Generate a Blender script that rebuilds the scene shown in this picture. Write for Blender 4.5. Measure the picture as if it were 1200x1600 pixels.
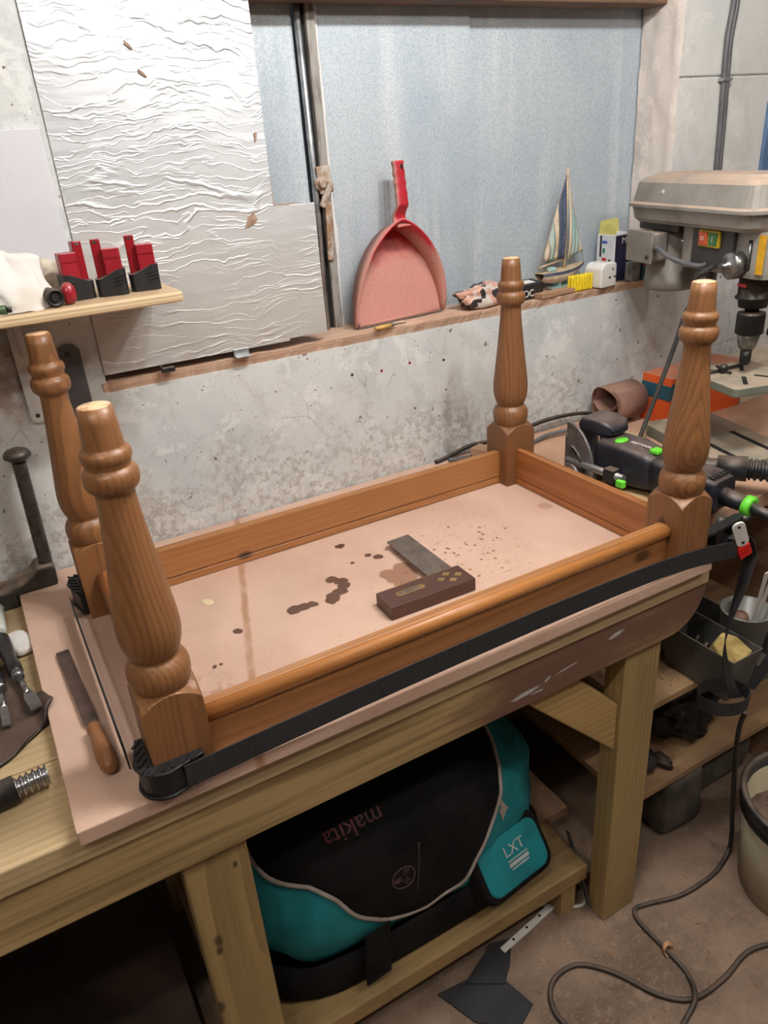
import bpy, bmesh, math, random
from mathutils import Vector, Matrix, noise, Euler
random.seed(7)
PI = math.pi
for o in list(bpy.data.objects): bpy.data.objects.remove(o)
SC = bpy.context.scene
COL = SC.collection

# ------------------------------------------------------------------ camera
cam_d = bpy.data.cameras.new('camera'); cam = bpy.data.objects.new('camera', cam_d); COL.objects.link(cam)
cam_d.sensor_fit = 'VERTICAL'; cam_d.sensor_height = 36.0; cam_d.sensor_width = 27.0
cam_d.lens = 36.0 * 1169.65 / 1600.0
cam_d.clip_start = 0.02; cam_d.clip_end = 50
RT = Vector((0.86748435, -0.49258129, -0.06953114)); UP = Vector((0.26927049, 0.34742286, 0.89821532)); FW = Vector((0.41828736, 0.79791041, -0.4340215))
m3 = Matrix((RT, UP, -FW)).transposed()
cam.matrix_world = Matrix.Translation((-0.050988, -0.708805, 0.655512)) @ m3.to_4x4()
SC.camera = cam
# ------------------------------------------------------------------ world, lamps, exposure
W = bpy.data.worlds.new('world'); SC.world = W; W.use_nodes = True
W.node_tree.nodes['Background'].inputs[0].default_value = (0.8, 0.9, 1, 1)
W.node_tree.nodes['Background'].inputs[1].default_value = 0.02
def bulb(name, loc, power, color, r=0.035):
    d = bpy.data.lights.new(name, 'POINT'); d.shadow_soft_size = r; d.energy = power; d.color = color
    o = bpy.data.objects.new(name, d); COL.objects.link(o); o.location = loc
    return o
for dx in (-0.2, 0.0, 0.2): bulb('ceiling_lamp_light', (0.72+dx, -0.12, 1.33), 16.5, (1.0, 0.985, 0.965))
for dx in (-0.2, 0.2): bulb('ceiling_lamp_light', (-0.45+dx, -0.70, 1.33), 11.0, (1.0, 0.93, 0.83))
for dx in (-0.2, 0.2): bulb('ceiling_lamp_light', (1.15+dx, -0.95, 1.33), 13.0, (1.0, 0.95, 0.88))  # added pair, out of view, brightens the right-hand floor and shelves
vs = SC.view_settings
vs.view_transform = 'Standard'; vs.look = 'None'; vs.gamma = 1.0; vs.use_curve_mapping = False
vs.exposure = -0.06

# ------------------------------------------------------------------ mesh helpers
class B:
    def __init__(s): s.v = []; s.f = []; s.sm = []
    def add(s, vs, fs, smooth=False):
        n = len(s.v); s.v += [Vector(p) for p in vs]
        for f in fs: s.f.append([i + n for i in f]); s.sm.append(smooth)
        return s
    def box(s, x0, x1, y0, y1, z0, z1):
        return s.add([(x0,y0,z0),(x1,y0,z0),(x1,y1,z0),(x0,y1,z0),(x0,y0,z1),(x1,y0,z1),(x1,y1,z1),(x0,y1,z1)],
                     [(3,2,1,0),(4,5,6,7),(0,1,5,4),(1,2,6,5),(2,3,7,6),(3,0,4,7)])
    def obox(s, c, size, rot=(0,0,0)):
        M = Matrix.Translation(c) @ Euler(rot).to_matrix().to_4x4()
        x, y, z = size[0]/2, size[1]/2, size[2]/2
        t = B().box(-x,x,-y,y,-z,z)
        return s.add([M @ p for p in t.v], t.f)
    def merge(s, b, M=None):
        n = len(s.v)
        s.v += [(M @ p) if M else p.copy() for p in b.v]
        for f, k in zip(b.f, b.sm): s.f.append([i+n for i in f]); s.sm.append(k)
        return s
    def prism(s, pts, a, b, axis='z', smooth=False):
        n = len(pts)
        def P(p, h):
            return {'z': (p[0], p[1], h), 'y': (p[0], h, p[1]), 'x': (h, p[0], p[1])}[axis]
        vs = [P(p, a) for p in pts] + [P(p, b) for p in pts]
        fs = [tuple(range(n))[::-1], tuple(range(n, 2*n))] if axis != 'y' else [tuple(range(n)), tuple(range(n, 2*n))[::-1]]
        s.add(vs, fs)
        side = [(i, (i+1) % n, n+(i+1) % n, n+i) for i in range(n)]
        if axis == 'y': side = [f[::-1] for f in side]
        k = len(s.v) - 2*n
        for f in side: s.f.append([i+k for i in f]); s.sm.append(smooth)
        return s
    def tube(s, path, r, n=8, cap=True, closed=False):
        P = [Vector(p) for p in path]; m = len(P)
        R = r if isinstance(r, (list, tuple)) else [r]*m
        ref = None; rings = []
        for i, p in enumerate(P):
            if closed: t = (P[(i+1) % m] - P[i-1])
            else: t = P[min(i+1, m-1)] - P[max(i-1, 0)]
            t = t.normalized() if t.length > 1e-9 else Vector((0,0,1))
            if ref is None: ref = t.orthogonal().normalized()
            else:
                ref = ref - t*ref.dot(t)
                ref = ref.normalized() if ref.length > 1e-6 else t.orthogonal().normalized()
            q = t.cross(ref)
            rings.append([p + (ref*math.cos(2*PI*k/n) + q*math.sin(2*PI*k/n))*R[i] for k in range(n)])
        vs = [v for g in rings for v in g]; fs = []
        for i in range(m if closed else m-1):
            j = (i+1) % m
            for k in range(n): fs.append((i*n+k, i*n+(k+1) % n, j*n+(k+1) % n, j*n+k))
        s.add(vs, fs, True)
        if cap and not closed:
            s.add(rings[0], [tuple(range(n))[::-1]]); s.add(rings[-1], [tuple(range(n))])
        return s
    def lathe(s, prof, c=(0,0,0), axis=(0,0,1), n=24, capb=True, capt=True, smooth=True):
        M = Matrix.Translation(c) @ Vector((0,0,1)).rotation_difference(Vector(axis)).to_matrix().to_4x4()
        vs = []
        for r, z in prof: vs += [M @ Vector((r*math.cos(2*PI*k/n), r*math.sin(2*PI*k/n), z)) for k in range(n)]
        fs = []
        for i in range(len(prof)-1):
            for k in range(n): fs.append((i*n+k, i*n+(k+1) % n, (i+1)*n+(k+1) % n, (i+1)*n+k))
        s.add(vs, fs, smooth)
        if capb: s.add(vs[:n], [tuple(range(n))[::-1]])
        if capt: s.add(vs[-n:], [tuple(range(n))])
        return s
    def grid(s, fn, nu, nv, cu=False, smooth=True):
        vs = [fn(i/(nu if cu else nu-1), j/(nv-1)) for j in range(nv) for i in range(nu)]
        fs = []
        for j in range(nv-1):
            for i in range(nu if cu else nu-1):
                a = j*nu+i; b = j*nu+(i+1) % nu
                fs.append((a, b, b+nu, a+nu))
        return s.add(vs, fs, smooth)
    def ribbon(s, path, wide, t):
        # flat band: path points, width vector(s), thickness
        P = [Vector(p) for p in path]; m = len(P); vs = []
        for i, p in enumerate(P):
            w = Vector(wide[i]) if isinstance(wide, list) else Vector(wide)
            d = (P[min(i+1, m-1)] - P[max(i-1, 0)]).normalized()
            nn = d.cross(w).normalized()*t/2
            vs += [p-w/2-nn, p+w/2-nn, p+w/2+nn, p-w/2+nn]
        fs = []
        for i in range(m-1):
            for k in range(4): fs.append((i*4+k, i*4+(k+1) % 4, i*4+4+(k+1) % 4, i*4+4+k))
        fs += [(3,2,1,0), tuple(4*(m-1)+k for k in range(4))]
        return s.add(vs, fs)

ORG = {}
def thing(name, label, cat, base, group=None, kind=None):
    o = bpy.data.objects.new(name, None); COL.objects.link(o); o.location = base; o.empty_display_size = 0.02
    ORG[o] = Vector(base)
    if label: o['label'] = label
    if cat: o['category'] = cat
    if group: o['group'] = group
    if kind: o['kind'] = kind
    return o
def tag(o, label, cat, group=None, kind=None):
    o['label'] = label; o['category'] = cat
    if group: o['group'] = group
    if kind: o['kind'] = kind
    return o
def build(b, name, mat, parent=None, bevel=0, seg=2, org=None, sub=0, label=None, angle=35):
    if org is None:
        if parent is not None: org = ORG[parent]
        else:
            xs = [p.x for p in b.v]; ys = [p.y for p in b.v]; zs = [p.z for p in b.v]
            org = Vector(((min(xs)+max(xs))/2, (min(ys)+max(ys))/2, min(zs)))
    org = Vector(org)
    me = bpy.data.meshes.new(name)
    me.from_pydata([tuple(p - org) for p in b.v], [], b.f); 
    me.polygons.foreach_set('use_smooth', b.sm)
    bm = bmesh.new(); bm.from_mesh(me); bmesh.ops.remove_doubles(bm, verts=bm.verts, dist=1e-6)
    bmesh.ops.recalc_face_normals(bm, faces=bm.faces); bm.to_mesh(me); bm.free()
    o = bpy.data.objects.new(name, me); COL.objects.link(o)
    me.materials.append(mat if not isinstance(mat, str) else M[mat])
    o.location = org - (ORG[parent] if parent is not None else Vector((0,0,0)))
    if parent is not None: o.parent = parent
    ORG[o] = org
    if bevel:
        md = o.modifiers.new('bevel', 'BEVEL'); md.width = bevel; md.segments = seg; md.limit_method = 'ANGLE'; md.angle_limit = math.radians(angle); md.harden_normals = False
    if sub:
        md = o.modifiers.new('sub', 'SUBSURF'); md.levels = sub; md.render_levels = sub
    if label: o['label'] = label
    return o
def struct(o): o['kind'] = 'structure'; return o
def text(body, size, Mx, name, mat, parent, extrude=0.0003, conform=None, shear=0.0, align='CENTER'):
    c = bpy.data.curves.new('t', 'FONT'); c.body = body; c.size = size; c.extrude = extrude; c.align_x = align; c.align_y = 'CENTER'; c.shear = shear; c.resolution_u = 3
    t = bpy.data.objects.new('t', c); COL.objects.link(t)
    bpy.context.view_layer.update()
    me = bpy.data.meshes.new_from_object(t.evaluated_get(bpy.context.evaluated_depsgraph_get()))
    vs = [Mx @ v.co for v in me.vertices]
    if conform: vs = [conform(v) for v in vs]
    b = B().add(vs, [tuple(p.vertices) for p in me.polygons])
    bpy.data.objects.remove(t); bpy.data.curves.remove(c); bpy.data.meshes.remove(me)
    return build(b, name, mat, parent)
def frame(o, xax, nrm):
    z = Vector(nrm).normalized(); x = Vector(xax); x = (x - z*x.dot(z)).normalized(); y = z.cross(x)
    return Matrix.Translation(o) @ Matrix((x, y, z)).transposed().to_4x4()
def spline(pts, n=8):
    P = [Vector(p) for p in pts]; out = []
    for i in range(len(P)-1):
        a, b, c, d = P[max(i-1,0)], P[i], P[i+1], P[min(i+2,len(P)-1)]
        for k in range(n):
            t = k/n
            out.append(0.5*((2*b)+(c-a)*t+(2*a-5*b+4*c-d)*t*t+(3*b-a-3*c+d)*t**3))
    out.append(P[-1]); return out
def rrect(w, h, r, n=5, cx=0, cy=0):
    out = []
    for sx, sy, a in ((1,1,0),(-1,1,90),(-1,-1,180),(1,-1,270)):
        for k in range(n+1):
            t = math.radians(a + 90*k/n)
            out.append((cx+sx*(w/2-r)+r*math.cos(t), cy+sy*(h/2-r)+r*math.sin(t)))
    return out
def copy_tree(o, parent=None):
    c = o.copy(); COL.objects.link(c); c.parent = parent
    ORG[c] = ORG.get(o, Vector((0,0,0))).copy()
    for ch in [k for k in o.children]: copy_tree(ch, c)
    return c

# ------------------------------------------------------------------ materials
M = {}
class NT:
    def __init__(s, name):
        s.m = bpy.data.materials.new(name); s.m.use_nodes = True; s.t = s.m.node_tree; s.n = s.t.nodes
        s.b = s.n['Principled BSDF']; M[name] = s.m
    def new(s, typ, **kw):
        n = s.n.new('ShaderNode'+typ)
        for k, v in kw.items(): setattr(n, k, v)
        return n
    def link(s, a, b): s.t.links.new(a, b)
    def val(s, sock, v):
        if hasattr(v, 'is_linked') or isinstance(v, bpy.types.NodeSocket): s.link(v, sock)
        else: sock.default_value = v
    def coord(s, scale=(1,1,1), loc=(0,0,0), src='Object', rot=(0,0,0)):
        if src == 'World': c = s.new('NewGeometry').outputs['Position']
        else: c = s.new('TexCoord').outputs[src]
        mp = s.new('Mapping'); s.link(c, mp.inputs[0]); mp.inputs['Scale'].default_value = scale; mp.inputs['Location'].default_value = loc; mp.inputs['Rotation'].default_value = rot
        return mp.outputs[0]
    def noise(s, vec, scale, detail=4, rough=0.55, dist=0.0, out=0):
        n = s.new('TexNoise'); s.link(vec, n.inputs['Vector']); n.inputs['Scale'].default_value = scale; n.inputs['Detail'].default_value = detail; n.inputs['Roughness'].default_value = rough; n.inputs['Distortion'].default_value = dist
        return n.outputs[out]
    def vor(s, vec, scale, feature='F1'):
        n = s.new('TexVoronoi', feature=feature); s.link(vec, n.inputs['Vector']); n.inputs['Scale'].default_value = scale
        return n.outputs['Distance']
    def ramp(s, f, a, b, va=0.0, vb=1.0):
        n = s.new('MapRange'); s.link(f, n.inputs[0]); n.inputs[1].default_value = a; n.inputs[2].default_value = b; n.inputs[3].default_value = va; n.inputs[4].default_value = vb; n.interpolation_type = 'SMOOTHSTEP'
        return n.outputs[0]
    def math(s, op, a, b=0.0):
        n = s.new('Math', operation=op); s.val(n.inputs[0], a); s.val(n.inputs[1], b); return n.outputs[0]
    def vmath(s, op, a, b):
        n = s.new('VectorMath', operation=op); s.val(n.inputs[0], a); s.val(n.inputs[1], b); return n
    def mix(s, f, a, b, mode='MIX'):
        n = s.new('Mix', data_type='RGBA', blend_type=mode); s.val(n.inputs[0], f)
        for sock, v in ((n.inputs[6], a), (n.inputs[7], b)):
            if isinstance(v, bpy.types.NodeSocket): s.link(v, sock)
            else: sock.default_value = (*v, 1) if len(v) == 3 else v
        return n.outputs[2]
    def bump(s, h, strength=0.3, dist=0.002):
        n = s.new('Bump'); s.link(h, n.inputs['Height']); n.inputs['Strength'].default_value = strength; n.inputs['Distance'].default_value = dist
        s.link(n.outputs[0], s.b.inputs['Normal'])
    def done(s, col=None, rough=0.5, metal=0.0, spec=None):
        if col is not None:
            if isinstance(col, bpy.types.NodeSocket): s.link(col, s.b.inputs['Base Color'])
            else: s.b.inputs['Base Color'].default_value = (*col, 1)
        s.val(s.b.inputs['Roughness'], rough); s.val(s.b.inputs['Metallic'], metal)
        if spec is not None: s.b.inputs['Specular IOR Level'].default_value = spec
        return s.m
    def up(s, lo=0.5, hi=0.95):
        g = s.new('NewGeometry'); x = s.new('SeparateXYZ'); s.link(g.outputs['Normal'], x.inputs[0]); return s.ramp(x.outputs[2], lo, hi)

def srgb(r, g, b):
    f = lambda c: (c/255/12.92) if c/255 <= 0.04045 else ((c/255+0.055)/1.055)**2.4
    return (f(r), f(g), f(b))
def plain(name, c1, c2=None, scale=30, lo=0.4, hi=0.7, rough=0.5, metal=0.0, bump=0.0, bscale=None, stretch=(1,1,1), dust=0.0, dustc=None, detail=4, spec=None, bdist=0.001):
    t = NT(name); v = t.coord(stretch)
    c2 = c2 or tuple(x*0.75 for x in c1)
    n = t.noise(v, scale, detail)
    col = t.mix(t.ramp(n, lo, hi), c1, c2)
    if dust:
        d = t.math('MULTIPLY', t.math('MULTIPLY', t.up(0.3, 0.9), dust), t.ramp(t.noise(v, scale*1.7, 5), 0.2, 0.6))
        col = t.mix(d, col, dustc or srgb(176, 150, 130))
        rough = t.math('ADD', t.math('MULTIPLY', d, 0.4), rough)
    if bump: t.bump(t.noise(v, bscale or scale*3, 4), bump, bdist)
    return t.done(col, rough, metal, spec)
def wood(name, light, dark, axis='X', center=(0,0,0), spacing=0.006, rough=0.45, amount=0.6, wobble=0.006, stain=None, sscale=4, knots=(), bump=0.15, along=0.06, tint=None):
    t = NT(name)
    st = {'X': (along,1,1), 'Y': (1,along,1), 'Z': (1,1,along)}[axis]
    c0 = t.coord()
    off = t.vmath('SUBTRACT', c0, center).outputs[0]
    mp = t.new('Mapping'); t.link(off, mp.inputs[0]); mp.inputs['Scale'].default_value = st; v = mp.outputs[0]
    wn = t.noise(v, 9, 3, out=1)
    w2 = t.vmath('SUBTRACT', wn, (0.5,0.5,0.5)).outputs[0]
    sc = t.new('VectorMath', operation='SCALE'); t.link(w2, sc.inputs[0]); sc.inputs['Scale'].default_value = wobble*6
    v2 = t.vmath('ADD', v, sc.outputs[0]).outputs[0]
    wv = t.new('TexWave', wave_type='RINGS', rings_direction=axis, wave_profile='SAW'); t.link(v2, wv.inputs['Vector'])
    wv.inputs['Scale'].default_value = 0.314/spacing; wv.inputs['Distortion'].default_value = 0.6; wv.inputs['Detail'].default_value = 1.5; wv.inputs['Detail Scale'].default_value = 0.4
    fib = t.noise(t.coord({'X': (6,260,260), 'Y': (260,6,260), 'Z': (260,260,6)}[axis]), 1.0, 3)
    g = t.math('MULTIPLY', t.math('MULTIPLY', t.ramp(wv.outputs['Fac'], 0.25, 1.0), t.ramp(t.noise(v, 14, 3), 0.3, 0.65, 0.35, 1.0)), amount)
    g = t.math('ADD', g, t.math('MULTIPLY', t.ramp(fib, 0.42, 0.75), 0.35*amount+0.05))
    col = t.mix(g, light, dark)
    big = t.noise(c0, 5, 3)
    col = t.mix(t.ramp(big, 0.35, 0.75, 0, 0.35), col, tint or tuple(x*0.7 for x in light))
    for (kx, ky, kz, r) in knots:
        d = t.vmath('MULTIPLY', t.vmath('SUBTRACT', c0, (kx,ky,kz)).outputs[0], {'X': (0.55,1,1), 'Y': (1,0.55,1), 'Z': (1,1,0.55)}[axis]).outputs[0]
        ln = t.new('VectorMath', operation='LENGTH'); t.link(d, ln.inputs[0])
        col = t.mix(t.ramp(ln.outputs['Value'], r, r*0.35, 0, 0.85), col, tuple(x*0.25 for x in dark))
    if stain:
        sn = t.noise(t.coord({'X': (0.5,1,1), 'Y': (1,0.5,1), 'Z': (1,1,0.5)}[axis]), sscale, 6, 0.65)
        col = t.mix(t.ramp(sn, 0.53, 0.72, 0, 0.75), col, stain)
    t.bump(g, bump, 0.0008)
    return t.done(col, rough)
# ---- surfaces
def wall_mat(name, base, blue, brown, amt=1.0, seed=0.0, flaky=False):
    t = NT(name); v = t.coord(src='World', loc=(seed,0,0))
    a = t.ramp(t.noise(v, 3.2, 5, 0.6), 0.38, 0.68)
    col = t.mix(t.math('MULTIPLY', a, 0.75*amt), base, blue)
    patch = t.ramp(t.noise(v, 7, 8, 0.72, 0.3), 0.52, 0.62)
    col = t.mix(t.math('MULTIPLY', patch, 0.35*amt), col, tuple(x*0.62 for x in base))
    lite = t.ramp(t.noise(t.coord(src='World', loc=(3+seed,1,2)), 14, 8, 0.75, 0.5), 0.54, 0.6)
    col = t.mix(t.math('MULTIPLY', lite, 0.45*amt), col, tuple(min(1,x*1.25) for x in base))
    sp = t.ramp(t.noise(v, 160, 3, 0.6), 0.63, 0.72)
    spm = t.ramp(t.noise(v, 9, 3), 0.42, 0.62)
    col = t.mix(t.math('MULTIPLY', t.math('MULTIPLY', sp, spm), 0.8*amt), col, brown)
    cr = t.vor(t.coord(src='World', scale=(1,1,1), loc=(seed,0,0)), 9, 'DISTANCE_TO_EDGE')
    crm = t.math('MULTIPLY', t.ramp(cr, 0.012, 0.0), t.ramp(t.noise(v, 5, 4), 0.56, 0.64))
    col = t.mix(t.math('MULTIPLY', crm, 0.35*amt), col, tuple(x*0.5 for x in brown))
    br = t.ramp(t.noise(t.coord(src='World', loc=(9+seed,4,2)), 5, 6, 0.7), 0.57, 0.75)
    col = t.mix(t.math('MULTIPLY', br, 0.4*amt), col, tuple(min(1, x*2.2) for x in brown))
    if flaky:
        xz = t.new('SeparateXYZ'); t.link(v, xz.inputs[0])
        low = t.ramp(t.math('ADD', xz.outputs[2], t.math('MULTIPLY', t.math('SUBTRACT', t.noise(v, 6, 5, 0.65), 0.5), 0.55)), 0.20, 0.02)
        fn = t.noise(v, 75, 6, 0.75)
        fl = t.mix(t.ramp(fn, 0.44, 0.58), srgb(224,220,217), srgb(158,148,140))
        col = t.mix(t.math('MULTIPLY', low, t.ramp(fn, 0.40, 0.56, 0.15, 0.6)), col, fl)
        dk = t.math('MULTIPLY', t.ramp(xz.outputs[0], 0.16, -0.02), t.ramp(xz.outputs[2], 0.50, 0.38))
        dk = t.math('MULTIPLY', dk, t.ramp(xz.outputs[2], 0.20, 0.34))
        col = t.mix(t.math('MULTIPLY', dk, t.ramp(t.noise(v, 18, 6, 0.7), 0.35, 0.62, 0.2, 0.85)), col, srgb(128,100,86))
        pit = t.math('MULTIPLY', t.ramp(t.noise(v, 55, 2), 0.70, 0.74), 0.8)
        col = t.mix(pit, col, srgb(88,66,54))
    h = t.math('ADD', t.noise(v, 60, 6, 0.65), t.math('MULTIPLY', patch, 0.6))
    if flaky: h = t.math('ADD', h, t.math('MULTIPLY', t.math('MULTIPLY', low, fn), 1.5))
    h = t.math('ADD', h, t.math('MULTIPLY', lite, 0.7))
    t.bump(h, 0.28, 0.0018)
    return t.done(col, 0.85, 0, 0.25)
wall_mat('plaster', srgb(212,213,210), srgb(184,192,196), srgb(105,78,62), flaky=True)
wall_mat('plaster_pink', srgb(214,202,194), srgb(190,185,180), srgb(120,86,66), 0.8, 5.0)
wall_mat('block_paint', srgb(214,213,208), srgb(190,194,194), srgb(140,108,86), 0.7, 8.0)
plain('ceiling_paint', srgb(150,142,134), srgb(126,118,110), 4, rough=0.9)
plain('dark_wall', srgb(136,128,120), srgb(110,104,98), 3, rough=0.9)
# concrete floor with sawdust
t = NT('concrete'); v = t.coord(src='World')
col = t.mix(t.ramp(t.noise(v, 4, 6, 0.65), 0.35, 0.7), srgb(146,124,106), srgb(104,88,76))
col = t.mix(t.ramp(t.noise(v, 22, 8, 0.7), 0.5, 0.7, 0, 0.7), col, srgb(150,128,110))
col = t.mix(t.ramp(t.noise(v, 2.3, 4), 0.55, 0.7, 0, 0.6), col, srgb(66,56,48))
col = t.mix(t.ramp(t.noise(v, 240, 2), 0.62, 0.7, 0, 0.8), col, srgb(170,140,112))
t.bump(t.noise(v, 80, 8, 0.7), 0.6, 0.004); t.done(col, 0.9, 0, 0.2)
# painted metal sheet over the window
t = NT('blue_sheet'); v = t.coord(src='World')
col = t.mix(t.ramp(t.noise(v, 3, 4), 0.35, 0.65), srgb(172,183,192), srgb(186,194,199))
stre = t.noise(t.coord((9,1,0.7), src='World'), 1.6, 5, 0.6)
col = t.mix(t.ramp(stre, 0.48, 0.68, 0, 0.7), col, srgb(206,211,214))
col = t.mix(t.ramp(t.noise(t.coord((5,1,0.5), src='World', loc=(4,0,0)), 1.4, 4, 0.6), 0.55, 0.75, 0, 0.45), col, srgb(150,160,158))
sp = t.noise(v, 260, 3, 0.8)
col = t.mix(t.ramp(sp, 0.42, 0.62, 0, 0.38), col, srgb(112,128,146))
col = t.mix(t.ramp(t.noise(v, 30, 4, 0.7), 0.74, 0.78, 0, 0.7), col, srgb(92,104,118))
t.bump(t.noise(v, 90, 4), 0.25, 0.001); t.done(col, 0.55, 0.15)
# foil facing
t = NT('foil'); v = t.coord(src='World')
wn = t.vmath('SUBTRACT', t.noise(v, 6, 4, out=1), (0.5,0.5,0.5)).outputs[0]
sc = t.new('VectorMath', operation='SCALE'); t.link(wn, sc.inputs[0]); sc.inputs['Scale'].default_value = 0.09
vd = t.vmath('ADD', v, sc.outputs[0]).outputs[0]
mp = t.new('Mapping'); t.link(vd, mp.inputs[0]); mp.inputs['Scale'].default_value = (5,1,42)
def ridge(vec, scale, det, w):
    n = t.noise(vec, scale, det, 0.5); a = t.math('ABSOLUTE', t.math('SUBTRACT', n, 0.5)); return t.ramp(a, w, 0.0)
r1 = ridge(mp.outputs[0], 0.55, 1, 0.022)
mp2 = t.new('Mapping'); t.link(vd, mp2.inputs[0]); mp2.inputs['Scale'].default_value = (16,1,110)
r2 = ridge(mp2.outputs[0], 0.6, 2, 0.05)
mask = t.ramp(t.noise(v, 8, 3), 0.3, 0.55)
mask1 = t.ramp(t.noise(t.coord(src='World', loc=(2,7,1)), 7, 3), 0.42, 0.55)
h = t.math('ADD', t.math('MULTIPLY', r1, mask1), t.math('MULTIPLY', t.math('MULTIPLY', r2, mask), 0.4))
h = t.math('ADD', h, t.math('MULTIPLY', t.noise(t.coord((1,1,3), src='World'), 40, 3), 0.18))
t.bump(h, 0.6, 0.0016)
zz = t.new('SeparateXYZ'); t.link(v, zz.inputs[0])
greyed = t.math('MULTIPLY', t.ramp(zz.outputs[2], 0.75, 0.36), 0.8)  # foil greyer and duller towards the bottom
greyed = t.math('MAXIMUM', greyed, t.ramp(t.noise(v, 5, 5), 0.58, 0.75, 0, 0.35))
col = t.mix(greyed, srgb(226,229,232), srgb(190,184,176))
t.done(col, t.math('ADD', t.math('MULTIPLY', greyed, 0.2), 0.40), t.math('SUBTRACT', 0.78, t.math('MULTIPLY', greyed, 0.5)))
plain('foam_edge', srgb(170,142,120), srgb(130,104,86), 60, rough=0.9, bump=0.5)
# sill: dusty timber
wood('sill_wood', srgb(206,172,148), srgb(160,126,104), 'X', (0,0.9,0.1), 0.012, 0.85, 0.45, stain=srgb(214,186,164), sscale=9)
wood('beam_wood', srgb(120,92,70), srgb(70,52,40), 'X', (0,0.9,1.1), 0.01, 0.8, 0.5, stain=srgb(90,84,80), sscale=6)
plain('galv', srgb(190,194,198), srgb(150,154,158), 40, rough=0.38, metal=0.8, dust=0.3)
plain('grey_wood', srgb(150,146,140), srgb(110,104,98), 20, rough=0.85, stretch=(6,6,1), bump=0.3)
plain('flaky_white', srgb(214,212,210), srgb(140,134,128), 70, 0.55, 0.68, 0.8, stretch=(1,1,0.3), bump=0.5)
plain('rusty', srgb(150,118,92), srgb(190,184,176), 60, rough=0.7, metal=0.3, dust=0.5)
plain('black_gap', srgb(26,24,22), rough=0.9)

# ---- the setting
FZ = -0.86; WY = 0.66; CZ = 1.42
XL, XR, YF = -1.6, 2.7, -2.3
b = B(); b.box(XL, XR, YF, 1.0, FZ-0.1, FZ); struct(build(b, 'floor', 'concrete', org=(0,0,0)))
b = B(); b.box(XL, XR, YF, 1.0, CZ, CZ+0.1); struct(build(b, 'ceiling', 'ceiling_paint', org=(0,0,0)))
b = B(); b.box(XL-0.1, XL, YF, 1.0, FZ, CZ); struct(build(b, 'wall_left', 'dark_wall', org=(0,0,0)))
b = B(); b.box(XR, XR+0.1, YF, 1.0, FZ, CZ); struct(build(b, 'wall_right', 'dark_wall', org=(0,0,0)))
b = B(); b.box(XL, XR, YF-0.1, YF, FZ, CZ); struct(build(b, 'wall_front', 'dark_wall', org=(0,0,0)))
b = B(); b.box(XL, XR, WY, 0.95, FZ, 0.305)           # below the window
b.box(XL, 0.137, WY, 0.95, 0.305, CZ)                 # left of it
b.box(0.137, XR, WY, 0.95, 0.985, CZ)                  # lintel
b.box(1.512, XR, WY+0.001, 0.95, 0.305, 0.985)        # core behind the blocks
wallb = struct(build(b, 'wall_back', 'plaster', org=(0,0,0)))
x = 1.50
for (z0, z1, xs) in ((0.306, 0.529, (1.50, 1.72, 2.16, 2.6)), (0.532, 0.755, (1.50, 1.94, 2.38, 2.69)), (0.758, 0.984, (1.50, 1.83, 2.27, 2.69))):
    for i in range(len(xs)-1):
        b = B(); nx = 6; 
        b.box(xs[i], xs[i+1]-0.006, WY-0.004, 0.94, z0, z1)
        o = build(b, 'block', 'plaster_pink' if False else 'block_paint', wallb, bevel=0.0035, seg=3)
# pinkish render on the window reveal
def reveal(u, v):
    y = 0.652+0.116*u; z = 0.318+0.665*v
    return (1.494+0.004*noise.noise((y*30, z*14, 3)) + 0.003*noise.noise((y*60, z*60, 1)) + (0.006 if u < 0.04 else 0), y, z)
b = B().grid(reveal, 12, 60)
build(b, 'reveal_plaster', 'plaster_pink', wallb, label='flaking pinkish plaster on the window side')
plain('plug_hole', srgb(60,44,38), rough=0.9); plain('plug_red', srgb(150,40,44), rough=0.6)
for (hx, hz, m_) in ((0.757,0.241,'plug_red'),(0.844,0.231,'plug_hole'),(0.687,0.237,'plug_red'),(0.617,0.242,'plug_hole')):
    b = B().lathe([(0.0035,0),(0.003,0.0008)], (hx,WY+0.0002,hz), (0,-1,0), 10); build(b, 'plug_hole', m_, wallb)
# window opening boarded with painted sheets
win = thing('window_1', None, None, (0.83, 0.765, 0.32), kind='structure')
b = B().box(0.132, 0.612, 0.768, 0.774, 0.32, 0.985); build(b, 'sheet_panel', 'blue_sheet', win, bevel=0.001)
b = B().box(0.655, 1.005, 0.766, 0.772, 0.32, 0.985); build(b, 'sheet_panel', 'blue_sheet', win, bevel=0.001)
b = B().box(1.000, 1.50, 0.772, 0.778, 0.32, 0.985); build(b, 'sheet_panel', 'blue_sheet', win, bevel=0.001)
b = B(); b.tube([(0.617,0.758,0.985),(0.621,0.757,0.62),(0.616,0.757,0.322)], 0.0065, 8); build(b, 'frame_bar', 'galv', win)
b = B().box(0.622, 0.634, 0.764, 0.774, 0.32, 0.985); build(b, 'gap_strip', 'black_gap', win)
b = B().box(0.634, 0.652, 0.753, 0.772, 0.32, 0.985); build(b, 'frame_post', 'grey_wood', win, bevel=0.002)
def flake(u, v):
    z = 0.322+0.66*v; w = 0.010+0.006*noise.noise((z*9, 1, 4))
    return (0.651+w*u+0.002*noise.noise((z*40, u, 2)), 0.7635-0.002*(1-abs(2*u-1))-0.0012*noise.noise((z*60,u*3,1)), z)
b = B().grid(flake, 4, 90); build(b, 'paint_strip', 'flaky_white', win)
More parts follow.
